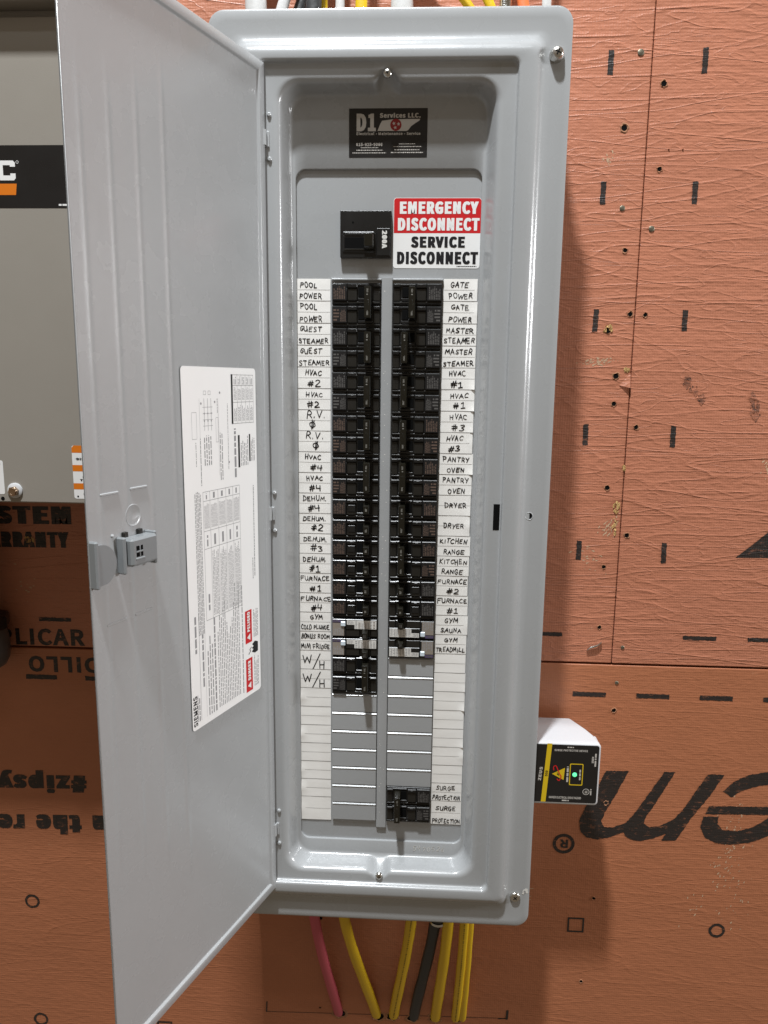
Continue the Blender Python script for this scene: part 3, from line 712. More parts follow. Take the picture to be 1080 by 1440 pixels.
mb = MB(); put_text(mb, '200A', (2.30, 2.26), (0, -.78), (.23, 0), -.016, .04); mb.build('amp_rating', 'white_label', main, smooth=0)
mb = MB(); mb.disc((.98, 2.60), .05, .016, 14); mb.build('test_hole', 'black_void', main, smooth=0)

# ---- directory cards with handwriting
Lrows = [('POOL', 'POWER')]*2+[('GUEST', 'STEAMER')]*2+[('HVAC', '#2')]*2+[('R.V.', '@')]*2+[('HVAC', '#4')]*2+[('DEHUM.', '#4'), ('DEHUM.', '#2'), ('DEHUM.', '#3'), ('DEHUM.', '#1'),
         ('FURNACE', '#1'), ('FURNACE', '#4'), ('GYM', 'COLD PLUNGE'), ('BONUS ROOM', 'MINI FRIDGE'), ('W/H',), ('W/H',)]+[()]*7
Rrows = [('GATE', 'POWER')]*2+[('MASTER', 'STEAMER')]*2+[('HVAC', '#1')]*2+[('HVAC', '#3')]*2+[('PANTRY', 'OVEN')]*2+[('DRYER',)]*2+[('KITCHEN', 'RANGE')]*2+[
         ('FURNACE', '#2'), ('FURNACE', '#1'), ('GYM', 'SAUNA'), ('GYM', 'TREADMILL')]+[()]*7+[('SURGE', 'PROTECTION')]*2
def card(xa, xb, row, lines, right):
    rnd = random.Random(row*2+right)
    zt, zb = -row+.19-.012*row*.0, -row-.80
    if row == 26: zb = -27.12
    if right: zt += .02; zb += .02
    y0 = .272
    mb = MB(); nx, nz = 9, 7; curl = 0 if (lines and (not right or max(map(len, lines)) > 6 or lines[0] == 'MASTER')) else rnd.choice((0, .03, .05, .08)); cs = rnd.choice((0, 1)) if right else 0
    js = (rnd.uniform(-.02, .02), rnd.uniform(-.02, .02))
    vs = []
    for i in range(nz):
        for j in range(nx):
            u, v = j/(nx-1), i/(nz-1)
            cur = curl*max(0, (u if right else 1-u)-.86)/.14*math.exp(-((v-.5*cs-.5)/.2)**2)
            wave = .0025*math.sin(5*u+row)+.002*math.sin(9*v+row*2)
            vs.append((xa+(xb-xa)*u+(js[0] if (j == nx-1 and right) else 0), y0-.008-cur-wave, zt-.006+(zb-zt+.012)*v))
    mb.add(vs, [(i*nx+j, i*nx+j+1, (i+1)*nx+j+1, (i+1)*nx+j) for i in range(nz-1) for j in range(nx-1)])
    mb.add([(xa, y0+.02, zt-.006), (xb, y0+.02, zt-.006), (xb, y0+.02, zb+.006), (xa, y0+.02, zb+.006)], [(0, 1, 2, 3)])
    zm = (zt+zb)/2
    c = mb.build('directory_card', 'paper', panel, smooth=50)
    yr = y0-.0155
    ru = MB(); ru.quad(xa+.02, xb-.02, zm-.006, zm+.006, yr); ru.quad(xa, xb, zb-.012, zb+.010, yr)
    ru.build('ruled_line', 'paper_rule', c, smooth=0)
    if lines:
        random.seed(row*17+right*5+3); h = MB(); W = xb-xa-.12
        if lines == ('W/H',):
            for ch, dx, dz, hh, cw in (('W', .14, .32, .42, .42), ('/', .62, .12, .66, .42), ('H', .96, .06, .38, .28)):
                for pl in G[ch]: stroke(h, [(xa+dx+px*cw, zb+dz+pz*hh) for px, pz in [(p+random.uniform(-.04, .04), q+random.uniform(-.04, .04)) for p, q in pl]], .046, yr-.006)
        else:
            for i, t in enumerate(lines):
                big = len(t) <= 2 or t == '@'
                hh = .28 if big else .215; cw = .25 if big else .165
                if t == 'R.V.': hh, cw = .30, .24
                if t == '@': hh, cw = .30, .30
                w = pen_width(t, cw)
                if w > W: cw *= W/w; w = W; hh = min(hh, .21)
                slack = W-w
                x = xa+.06+slack*(.5+random.uniform(-.12, .12) if (right or row > 3) else .12)
                base = (zm+.12 if i == 0 else zb+.10)+random.uniform(-.02, .03)
                if len(lines) == 1: base = zm-.10
                pen(h, t, x, base, hh, cw, 0.037 if not big else .046, yr-.006)
        h.build('handwriting', 'ink', c, smooth=0)
for i, ln in enumerate(Lrows): card(-1.615, -.07, i, ln, False)
for i, ln in enumerate(Rrows): card(5.14, 6.69+.02*math.sin(i*1.7), i, ln, True)

# ---- stickers
mb = MB(); mb.loft([rrect(2.80, 6.735, .67, 3.72, .14, .289, 5)], 0); mb = MB()
mb.poly([(p[0], p[2]) for p in rrect(2.80, 6.735, .67, 3.72, .13, 0, 5)], .288)
em = mb.build('emergency_sticker', 'sticker_white', panel, smooth=0)
mb = MB(); pts = [(p[0], p[2]) for p in rrect(2.82, 6.73, 1.5, 3.70, .12, 0, 5) if p[2] > 2.2]
mb.poly([(6.73, 2.20)]+pts+[(2.82, 2.20)], .285); mb.build('red_field', 'sticker_red', em, smooth=0)
mb = MB(); box_text(mb, 'EMERGENCY', 3.08, 6.62, 3.02, 3.56, .282, .034); box_text(mb, 'DISCONNECT', 3.0, 6.68, 2.30, 2.86, .282, .034); mb.build('white_lettering', 'sticker_white', em, smooth=0)
mb = MB(); box_text(mb, 'SERVICE', 3.60, 6.05, 1.57, 2.06, .283, .034); box_text(mb, 'DISCONNECT', 2.98, 6.66, .85, 1.40, .283, .034)
micro(mb, 5.7, 6.6, .735, .78, 1, .283, 0, .8, rag=0); mb.build('black_lettering', 'ink', em, smooth=0)
mb = MB(); mb.quad(.78, 4.25, 5.37, 7.41, .142); card_ = mb.build('contractor_sticker', 'sticker_black', panel, smooth=0)
mb = MB(); y = .138; X = lambda p: .78+(p-103)/510*3.47; Z = lambda p: 7.41-(p-110)/320*2.04
box_text(mb, 'D1', X(152), X(278), Z(258), Z(144), y, .03)
box_text(mb, 'Services LLC.', X(302), X(568), Z(172), Z(140), y, .03)
mb.poly([(X(a), Z(b)) for a, b in ((288, 256), (306, 212), (318, 190), (352, 186), (380, 182), (460, 180), (566, 179), (560, 190), (535, 206), (508, 225), (488, 252), (478, 257))], y)
box_text(mb, 'Electrical - Maintenance - Service', X(152), X(568), Z(283), Z(263), y, .02)
box_text(mb, '615-925-9066', X(150), X(322), Z(354), Z(333), y, .02)
for a, b, c, d in ((180, 295, 360, 369), (152, 325, 376, 386), (126, 345, 394, 403), (430, 535, 336, 345), (392, 578, 353, 363), (400, 565, 373, 384), (378, 590, 391, 402)):
    micro(mb, X(a), X(b), Z(d), Z(c), 1, y, 0, .55, rag=0, word=(.3, 1.2))
mb.build('white_print', 'card_print', card_, smooth=0)
mb = MB(); mb.disc((X(408), Z(217)), .25, y-.003, 24, 0); 
for cx, cz, sz in ((395, 208, .085), (425, 212, .085), (404, 235, .085)):
    mb.poly([(X(cx)+sz*(1 if k % 2 == 0 else .42)*math.cos(R_(100+36*k)), Z(cz)+sz*(1 if k % 2 == 0 else .42)*math.sin(R_(100+36*k))) for k in range(10)], y-.006, 1)
mb.build('star_emblem', ['card_red', 'card_print'], card_, smooth=0)

# ---- hinges
for z in (5.87, -10.6, -26.9):
    mb = MB(); n = 12
    mb.loft([[(-2.80+.13*math.cos(2*math.pi*k/n), -1.10+.13*math.sin(2*math.pi*k/n), zz) for k in range(n)] for zz in (z-.33, z+.3)], cap0=True, cap1=True)
    mb.cbox(-2.80, -2.58, -.98, -.89, z-.36, z+.28, .02)
    mb.build('hinge', 'grey_paint', panel)
    for dz in (.95, -.85):
        mb = MB(); n = 12
        mb.loft([[(-2.58+r*math.cos(2*math.pi*k/n), y, z+dz+r*math.sin(2*math.pi*k/n)) for k in range(n)] for r, y in ((.10, -.89), (.095, -.96), (.06, -1.0))], cap1=True)
        mb.build('weld_nub', 'grey_paint', panel)

# ---- door (local x: from hinge to free edge, local y: towards its inner face, z: world height)
DT, DB, DW = 8.77, -30.1, 10.98
def rib_h(s, z):
    h = 0
    for c, zb, zt in ((6.45, -24.6, 6.2), (7.80, -23.6, 5.6), (9.10, -22.8, 5.2), (10.35, -21.8, 4.8)):
        e = 1/(1+math.exp(-(z-zb)*5))*1/(1+math.exp((z-zt)*5))
        h += .014*e*math.exp(-((s-c)/.10)**2)
    h += .020*math.exp(-(((s-3.2)/2.6)**2+((z+10)/14)**2)) + .012*math.sin(s*.55)*math.sin(z*.16+1)
    return h
ss = sorted(set([i*.4 for i in range(28)]+[c+d*.06 for c in (6.45, 7.8, 9.1, 10.35) for d in range(-5, 6)]+[DW]))
ss = [.42]+[s for s in ss if .45 <= s <= DW]
zz = [DB+.42+(DT-DB-.84)*i/70 for i in range(71)]
mb = MB(); n = len(ss)
mb.add([(s, rib_h(s, z), z) for z in zz for s in ss], [(i*n+j, i*n+j+1, (i+1)*n+j+1, (i+1)*n+j) for i in range(len(zz)-1) for j in range(n-1)])
# rolled edges: fillet then lip, at the bottom, hinge side and top
def lipring(kz):                                           # (inset, height) of the lip cross-section
    return [(.44, .0), (.40, .006), (.375, .03), (.355, .07), (.33, .098), (.30, .106), (-.02, .106), (-.045, .095), (-.055, .07), (-.055, -.05)]
for (z, sg) in ((DB, 1), (DT, -1)):
    mb.loft([[(max(s, d), h, z+sg*d) for d, h in lipring(0)] for s in (-.1, DW-.03)], closed=False)
mb.loft([[(d, h, z+k*d) for d, h in lipring(0)] for z, k in ((DB, 1), (DT, -1))], closed=False)
mb.cbox(-.05, DW, -.07, -.02, DB-.05, DT+.05, .01)
mb.cbox(DW-.03, DW, -.068, .012, DB-.05, DT+.05, .012)
door = mb.build('door', 'door_paint', panel, (-2.85, -1.1, 0), smooth=40, rotz=R_(-111))
door['label'] = 'open grey door with white instruction sticker and plastic latch'
def on_door(mb, name, m, parent=door, smooth=35): return mb.build(name, m, parent, smooth=smooth)
ORG[door.name] = (0, 0, 0)
def dbar(s0, s1, z, h=.05, dz=.05):
    mb = MB(); mb.cbox(s0, s1, -.01, h, z-dz, z+dz, .03); on_door(mb, 'pressed_rib', 'door_paint')
dbar(9.51, 10.37, -8.36); dbar(8.08, 8.95, -8.32); dbar(9.41, 10.37, -12.97, .035); dbar(8.07, 8.98, -12.96, .035)
mb = MB(); o = rrect(8.44, 9.24, -9.70, -8.86, .39, 0, 8); i1 = rrect(8.47, 9.21, -9.67, -8.89, .36, 0, 8); i2 = rrect(8.50, 9.18, -9.64, -8.92, .34, 0, 8)
mb.loft([[(x, -.01, z) for x, _, z in o], [(x, .026, z) for x, _, z in i1], [(x, .024, z) for x, _, z in i2], [(x, .006, z) for x, _, z in rrect(8.53, 9.15, -9.61, -8.95, .31, 0, 8)]], cap1=True)
on_door(mb, 'knockout', 'door_paint')
for k, s in enumerate((9.9,)):
    mb = MB(); mb.disc((0, 0), .01, 0, 3); mb = MB()
    mb.loft([[(s+r*math.cos(a), y, -9.85+r*math.sin(a)) for a in [2*math.pi*q/12 for q in range(12)]] for r, y in ((.07, 0), (.06, .05), (.03, .07))], cap1=True)
    on_door(mb, 'rivet', 'door_paint')
# latch: a half-round finger tab at the free edge and a block with spring slots
mb = MB(); arc = [(10.86, -9.98)]+[(10.70-.62*math.sin(a)*1.15, -10.72+.72*math.cos(a)) for a in [R_(10*k) for k in range(1, 17)]]+[(10.86, -11.42)]
mb.loft([[(s, y, z) for s, z in arc] for y in (.02, .24)], cap0=True, cap1=True); mb.cbox(10.80, 10.975, -.05, .30, -11.5, -9.85, .05)
on_door(mb, 'latch_tab', 'latch_plastic')
mb = MB(); mb.cbox(8.22, 9.56, .02, .56, -11.0, -9.98, .09); mb.cbox(9.58, 9.74, .0, .36, -11.25, -9.92, .05); mb.cbox(8.2, 8.33, .0, .50, -11.12, -9.90, .04)
lb = on_door(mb, 'latch_block', 'latch_plastic')
mb = MB(); mb.cbox(9.02, 9.36, .50, .568, -10.66, -10.26, .01)
on_door(mb, 'latch_window', 'black_void', lb)
mb = MB(); mb.cbox(8.95, 9.40, .52, .60, -10.78, -10.68, .03); mb.cbox(9.02, 9.36, .54, .585, -10.50, -10.44, .01); mb.cbox(9.15, 9.20, .54, .58, -10.66, -10.26, .01); on_door(mb, 'latch_spring', 'latch_plastic', lb)
for s in (8.62, 9.35):
    mb = MB(); mb.cbox(s-.10, s+.10, -.01, .14, -10.0, -9.80, .02); on_door(mb, 'latch_clip', 'dark_plastic', lb)
# instruction sticker: its text runs up the door
SY = .052
mb = MB(); g = []; o = rrect(.96, 6.03, -18.9, -3.95, .16, SY, 5)
mb.poly([(p[0], p[2]) for p in o], SY); st = on_door(mb, 'instruction_sticker', 'door_sticker', smooth=0)
def up(mb, t, s, z, size, length, bold=.0, mi=0): mb.inner = True; put_text(mb, t, (s-size, z), (0, length), (size, 0), SY+.004, bold, mi)
random.seed(3)
mb = MB(); up(mb, 'SIEMENS', 5.95, -18.75, .27, 1.34, .014); on_door(mb, 'maker_lettering', 'ink', st, 0)
mb = MB(); Y2 = SY+.003
mb.quad(5.42, 5.44, -18.6, -13.9, Y2); mb.quad(5.05, 5.06, -18.6, -13.9, Y2)
micro(mb, 5.47, 5.6, -18.6, -17.5, 1, Y2, 0, .5, True); micro(mb, 5.6, 5.68, -18.6, -17.4, 1, Y2, 0, .5, True)
micro(mb, 5.55, 5.75, -15.6, -14.0, 1, Y2, 0, .55, True, 0); micro(mb, 5.1, 5.3, -17.2, -14.9, 1, Y2, 0, .5, True, 0)
micro(mb, 4.5, 4.95, -18.6, -15.0, 3, Y2, 0, .42, True); micro(mb, 4.32, 4.46, -18.6, -14.4, 1, Y2, 0, .7, True, 0)
micro(mb, 2.55, 4.22, -18.55, -13.2, 13, Y2, 0, .38, True, .45); micro(mb, 2.3, 2.42, -18.6, -13.5, 1, Y2, 0, .5, True, 0)
micro(mb, 1.1, 1.5, -18.6, -17.0, 4, Y2, 0, .45, True); micro(mb, 1.1, 1.5, -16.2, -14.7, 4, Y2, 0, .45, True)
micro(mb, 5.02, 5.45, -14.9, -8.9, 5, Y2, 0, .5, True, .02)
# the rating table
for s in (4.9, 4.45, 3.9, 3.35, 2.85, 2.35): mb.quad(s-.008, s+.008, -14.4, -8.97, Y2)
for z in (-14.4, -11.35, -10.6, -9.35, -8.97): mb.quad(2.35, 4.9, z-.01, z+.01, Y2)
for a, b in ((4.9, 4.45), (4.45, 3.9), (3.9, 3.35), (3.35, 2.85), (2.85, 2.35)):
    micro(mb, b+.05, a-.05, -14.3, -11.45, 5, Y2, 0, .4, True, .15)if a < 4.9 else micro(mb, b+.1, a-.1, -14.0, -13.2, 1, Y2, 0, .4, True)
    micro(mb, b+.12, a-.12, -11.25, -10.7, 1, Y2, 0, .4, True, .2); micro(mb, b+.05, a-.05, -10.5, -9.45, 6, Y2, 0, .4, True, .1)
    micro(mb, b+.15, a-.15, -9.28, -9.03, 1, Y2, 0, .5, True, .1)
micro(mb, 1.25, 1.32, -13.3, -9.1, 1, Y2, 0, .8, True, 0); micro(mb, 1.4, 1.46, -13.4, -12.4, 1, Y2, 0, .8, True, 0)
# the wiring diagram
for a, b, c, d in ((5.15, 5.45, -6.8, -5.75), (3.75, 3.9, -7.0, -6.0)):
    for q in ((a, a+.012, c, d), (b, b+.012, c, d), (a, b, c, c+.015), (a, b, d, d+.015)): mb.quad(*q, Y2)
for z in (-6.3, -6.05, -5.8, -5.55): mb.quad(4.1, 4.75, z-.008, z+.008, Y2)
for s in (4.2, 4.42, 4.65): mb.quad(s-.01, s+.01, -6.5, -5.2, Y2); mb.disc((s, -5.8), .04, Y2+.001, 8); mb.disc((s, -6.1), .04, Y2+.001, 8)
for s, z in ((4.3, -4.98), (4.6, -4.98)):
    for q in ((s-.08, s+.08, z-.08, z-.065), (s-.08, s+.08, z+.065, z+.08), (s-.08, s-.065, z-.08, z+.08), (s+.065, s+.08, z-.08, z+.08)): mb.quad(*q, Y2)
for s, z in ((3.6, -4.98), (3.95, -5.35), (4.85, -5.4), (3.05, -7.9)): mb.disc((s, z), .05, Y2+.001, 9)
for a, b, z0, z1, k in ((4.2, 4.75, -7.9, -6.65, 4), (3.45, 3.7, -8.6, -6.6, 2), (4.9, 5.0, -8.7, -6.7, 1), (5.2, 5.28, -7.9, -6.9, 1), (3.05, 3.12, -8.2, -5.4, 1), (3.75, 3.82, -5.8, -5.2, 1)):
    micro(mb, a, b, z0, z1, k, Y2, 0, .42, True, .1)
mb.quad(4.95, 4.96, -8.6, -5.2, Y2); mb.quad(3.72, 3.73, -8.4, -5.2, Y2)
micro(mb, 2.5, 2.68, -8.6, -6.5, 1, Y2, 0, .75, True, 0)
on_door(mb, 'fine_print', 'micro_print', st, 0)
mb = MB(); mb.quad(2.68, 2.80, -6.3, -4.22, Y2+.001); mb.quad(2.25, 2.38, -8.2, -6.8, Y2+.001); mb.quad(1.45, 1.55, -8.0, -6.8, Y2+.001)
for k in range(5): mb.quad(1.15+.3*k, 1.16+.3*k, -6.3, -4.22, Y2)
for z in (-4.25, -4.7, -5.4, -6.3): mb.quad(1.15, 2.7, z, z+.015, Y2)
for k in range(5): micro(mb, 1.2+.3*k, 1.42+.3*k, -6.2, -5.5, 3, Y2, 1, .4, True); micro(mb, 1.2+.3*k, 1.42+.3*k, -5.3, -4.75, 3, Y2, 1, .4, True); micro(mb, 1.2+.3*k, 1.42+.3*k, -4.65, -4.3, 2, Y2, 1, .4, True)
micro(mb, 1.6, 2.2, -8.15, -6.85, 5, Y2, 1, .4, True); micro(mb, 1.1, 1.42, -8.0, -6.85, 3, Y2, 1, .4, True)
on_door(mb, 'rating_tables', ['ink', 'micro_print'], st, 0)
mb = MB(); mb.quad(1.62, 2.14, -18.7, -17.1, Y2); mb.quad(1.62, 2.14, -16.35, -14.8, Y2); on_door(mb, 'red_band', 'sticker_red', st, 0)
mb = MB()
for t, z, L in (('DANGER', -18.15, .95), ('PELIGRO', -15.82, .95)):
    up(mb, t, 1.99, z, .22, L, .04); mb.add([(1.76, SY+.006, z-.1), (1.76, SY+.006, z-.42), (2.02, SY+.006, z-.26)], [(0, 1, 2)])
on_door(mb, 'white_lettering', 'sticker_white', st, 0)
mb = MB(); mb.poly([(1.15, -16.95), (1.15, -16.5), (1.4, -16.4), (1.62, -16.5), (1.5, -16.62), (1.66, -16.68), (1.52, -16.76), (1.66, -16.86), (1.4, -16.98)], Y2+.001)
stroke(mb, [(1.9, -16.9), (1.75, -16.78), (1.82, -16.7), (1.68, -16.62)], .04, Y2+.001); on_door(mb, 'shock_hand_symbol', 'ink', st, 0)

# ------------------------------------------------------------------ transfer switch box on the left
ts = thing('transfer_switch', 'tan grey metal switch box with black and orange label behind the open door', 'switch box', (-15, WY, -9.95))
MB().cbox(-24, -7.2, -3.0, WY-.01, -9.86, 12.5, .05).build('cabinet', 'tan_paint', ts)
MB().cbox(-24.1, -7.1, -3.3, -3.02, -9.95, 9.75, .06).build('front_cover', 'tan_paint', ts)
mb = MB(); mb.loft([[(x, y, z) for y, z in ((-3.02, 10.05), (-3.9, 10.02), (-3.98, 10.08), (-3.98, 12.6), (-3.0, 12.7))] for x in (-24.2, -7.0)], closed=True, cap0=True, cap1=True)
mb.build('hood', 'tan_paint', ts)
mb = MB(); mb.quad(-21.5, -10.15, 2.48, 4.93, -3.305); lab = mb.build('brand_label', 'sticker_black', ts, smooth=0)
mb = MB(); n = 24; cx, cz = -13.12, 3.98                        # squarish letter C, cut off by the picture's edge
o = [(cx, 4.34), (-12.78, 4.34), (-12.70, 4.26), (-12.70, 4.10), (-12.92, 4.10), (-12.92, 4.16), (-13.22, 4.16), (-13.22, 3.76), (-12.92, 3.76), (-12.92, 3.84), (-12.70, 3.84), (-12.70, 3.66), (-12.78, 3.57), (-13.36, 3.57), (-13.45, 3.66), (-13.45, 4.26), (-13.36, 4.34)]
mb.poly(o, -3.309); 
for k, ch in enumerate('GENERA'): box_text(mb, ch, -18.2+.79*k, -17.48+.79*k, 3.57, 4.34, -3.309, .04)
mb.loft([[(-12.60+r*math.cos(2*math.pi*q/14), -3.309, 4.28+r*math.sin(2*math.pi*q/14)) for q in range(14)] for r in (.06, .045)])
micro(mb, -10.95, -10.38, 2.56, 2.66, 1, -3.309, 0, .7, rag=0); micro(mb, -10.36, -10.2, 2.56, 2.66, 1, -3.309, 0, .7, rag=0)
mb.build('brand_lettering', 'sticker_white', lab, smooth=0)
mb = MB(); mb.poly([(-18.2, 3.44), (-12.68, 3.44), (-12.74, 3.0), (-18.2, 3.0)], -3.309); mb.build('orange_bar', 'sticker_orange', lab, smooth=0)
mb = MB(); mb.poly([(p[0], p[2]) for p in rrect(-11.05, -8.6, -9.72, -7.36, .1, 0, 4)], -3.306); s2 = mb.build('warning_sticker', 'sticker_white', ts, smooth=0)
mb = MB()
mb.poly([(-11.05, -7.68), (-8.6, -7.68), (-8.6, -7.46), (-8.7, -7.36), (-10.95, -7.36), (-11.05, -7.46)], -3.309)
mb.quad(-11.05, -8.6, -8.5, -8.22, -3.309); mb.quad(-11.05, -8.6, -9.3, -9.03, -3.309); mb.build('orange_band', 'sticker_orange', s2, smooth=0)
mb = MB(); yy = -3.309
box_text(mb, 'DISCONNECT', -10.86, -9.5, -8.0, -7.9, yy, .04); mb.quad(-10.92, -10.89, -7.96, -7.94, yy)
box_text(mb, 'DO', -10.62, -10.4, -8.8, -8.71, yy, .04); box_text(mb, 'TRANSFER', -10.75, -9.6, -8.93, -8.84, yy, .04); box_text(mb, 'DO', -10.62, -10.4, -9.56, -9.47, yy, .04)
mb.disc((-10.88, -9.62), .045, yy, 10); mb.build('black_lettering', 'ink', s2, smooth=0)
mb = MB(); mb.poly([(p[0], p[2]) for p in rrect(-17, -14.2, -9.58, -8.07, .08, 0, 4)], -3.306); s3 = mb.build('data_sticker', 'sticker_white', ts, smooth=0)
mb = MB(); micro(mb, -16.9, -14.28, -9.52, -8.15, 7, yy, 0, .35); mb.build('fine_print', 'micro_print', s3, smooth=0)
# hex washer screw with paint-white washer
mb = MB(); n = 22; sx, sz = -13.72, -9.40
mb.loft([[(sx+r*math.cos(2*math.pi*k/n), y, sz+r*math.sin(2*math.pi*k/n)) for k in range(n)] for r, y in ((.34, -3.30), (.34, -3.36), (.28, -3.40))], 0, cap1=True)
mb.loft([[(sx+r*math.cos(2*math.pi*k/6+.2), y, sz-.02+r*math.sin(2*math.pi*k/6+.2)) for k in range(6)] for r, y in ((.22, -3.39), (.22, -3.56), (.17, -3.60), (.10, -3.56))], 1, cap1=True)
mb.build('hex_screw', ['white_plastic', 'bronze_screw'], ts)
mb = MB(); mb.disc((-14.32, -9.78), .09, -3.306, 12); mb.build('round_hole', 'black_void', ts, smooth=0)
# conduit fitting hanging under the box at the picture's edge
cf = thing('conduit', 'dark grey rounded conduit fitting at the left edge under the switch box', 'conduit', (-19.0, 1.85, -20))
def tube(name, path, r, m, parent, n=16):
    mb = MB(); mb.loft([[(x+rr*math.cos(2*math.pi*k/n), y+rr*math.sin(2*math.pi*k/n), z) for k in range(n)] for x, y, z, rr in path], cap0=True, cap1=True)
    return mb.build(name, m, parent)
tube('pipe', [(-18.98, 1.85, z, .75) for z in (-9.9, -17.2)], 0, 'conduit_grey', cf)
tube('collar', [(-18.98, 1.85, -17.0, 1.25), (-18.98, 1.85, -17.1, 1.32), (-18.98, 1.85, -17.6, 1.32), (-18.98, 1.85, -17.7, 1.25)], 0, 'black_plastic', cf, 8)
tube('body', [(-19.0, 1.85, z, r) for z, r in ((-17.7, 1.1), (-18.2, 1.22), (-18.9, 1.25), (-19.4, 1.2), (-19.75, 1.02), (-19.95, .7), (-20.0, .35))], 0, 'conduit_grey', cf, 24)

# ------------------------------------------------------------------ surge protector on the right
sp = thing('surge_protector', 'white plastic surge protector with black label on the right side of the panel', 'surge protector', (11.9, WY, -25.3))
xa, xb, zt, zb = 9.95, 13.45, -21.98, -25.28
mb = MB()
def slab(x1, y, d, c): return rrect(xa, x1-d, zb+d, zt-d, c, y, 6)
mb.loft([slab(xb-1.05, 2.55, .12, .2), slab(xb-.85, 2.4, .03, .2), slab(xb-.35, 1.2, 0, .2), slab(xb-.12, .55, 0, .2), slab(xb, -.1, 0, .2), slab(xb, -.4, 0, .2), slab(xb, -.47, .03, .18), slab(xb, -.5, .09, .15)], cap0=True, cap1=True)
mb.build('housing', 'white_plastic', sp, smooth=40)
MB().cbox(xb-.14, xb+.06, .45, .95, zt-.9, zt-.25, .06).build('side_clip', 'white_plastic', sp)
mb = MB(); mb.poly([(p[0], p[2]) for p in rrect(xa+.02, xb-.10, zb+.14, zt-.06, .12, 0, 5)], -.505); fl = mb.build('front_label', 'sticker_black', sp, smooth=0)
FX = lambda p: 10.35+(p-130)/(955-130)*3.1; FZ = lambda p: zt-(p-490)/(1270-490)*3.26
y = -.509
mb = MB(); mb.poly([(FX(250), FZ(492)), (FX(312), FZ(494)), (FX(262), FZ(1245)), (FX(200), FZ(1245))], y); 
r0 = rrect(FX(558), FX(735), FZ(1020), FZ(740), .06, y, 4); r1 = rrect(FX(570), FX(723), FZ(1008), FZ(752), .05, y, 4); mb.loft([r0, r1])
mb.poly([(FX(328), FZ(880)), (FX(495), FZ(798)), (FX(485), FZ(955))], y); mb.build('yellow_print', 'yellow_stripe', fl, smooth=0)
mb = MB(); stroke(mb, smooth_line([(FX(350), FZ(830)), (FX(345), FZ(790)), (FX(375), FZ(775)), (FX(400), FZ(820)), (FX(430), FZ(880)), (FX(450), FZ(915)), (FX(425), FZ(965)), (FX(400), FZ(945))]), .05, y-.004)
mb.build('red_swirl', 'sticker_red', fl, smooth=0)
mb = MB(); put_text(mb, 'ZEUS', (FX(188), FZ(972)), (.06, .74), (-.15, .0), y, .03)
box_text(mb, 'SURGE PROTECTIVE DEVICE', FX(345), FX(780), FZ(588), FZ(562), y, .02); micro(mb, FX(512), FX(595), FZ(545), FZ(525), 1, y, 0, .7, rag=0)
box_text(mb, 'DANGER ELECTRICAL SHOCK HAZARD', FX(305), FX(728), FZ(1198), FZ(1168), y, .02); micro(mb, FX(478), FX(568), FZ(1232), FZ(1208), 1, y, 0, .7, rag=0)
micro(mb, FX(515), FX(550), FZ(980), FZ(780), 1, y, 0, .7, True, 0); micro(mb, FX(680), FX(712), FZ(950), FZ(815), 1, y, 0, .6, True, 0)
micro(mb, FX(870), FX(905), FZ(770), FZ(605), 1, y, 0, .6, True, 0); micro(mb, FX(838), FX(865), FZ(725), FZ(645), 2, y, 0, .8, True, 0); micro(mb, FX(838), FX(865), FZ(1140), FZ(1060), 1, y, 0, .6, True, 0)
cx, cz = FX(788), FZ(1098); mb.loft([[(cx+r*math.cos(2*math.pi*k/20), y, cz+r*math.sin(2*math.pi*k/20)) for k in range(20)] for r in (.17, .14)])
put_text(mb, 'UL', (cx+.07, cz-.08), (0, .16), (-.13, 0), y, .04)
mb.build('white_print', 'card_print', fl, smooth=0)
mb = MB(); put_text(mb, 'D50', (FX(272), FZ(912)), (.01, .30), (-.13, 0), y-.004, .02); stroke(mb, [(FX(395), FZ(862)), (FX(420), FZ(885)), (FX(395), FZ(882)), (FX(425), FZ(905))], .025, y-.004)
mb.build('black_print', 'ink', fl, smooth=0)
mb = MB(); n = 16; cx, cz = FX(626), FZ(882)
mb.loft([[(cx+r*math.cos(2*math.pi*k/n), yy_, cz+r*math.sin(2*math.pi*k/n)) for k in range(n)] for r, yy_ in ((.115, -.503), (.11, -.53), (.06, -.55))], cap1=True)
mb.build('status_lamp', 'green_lamp', sp)
tube('nipple', [(9.7, 1.0, z, .4) for z in (-23.9, -23.3)], 0, 'conduit_grey', sp, 12)

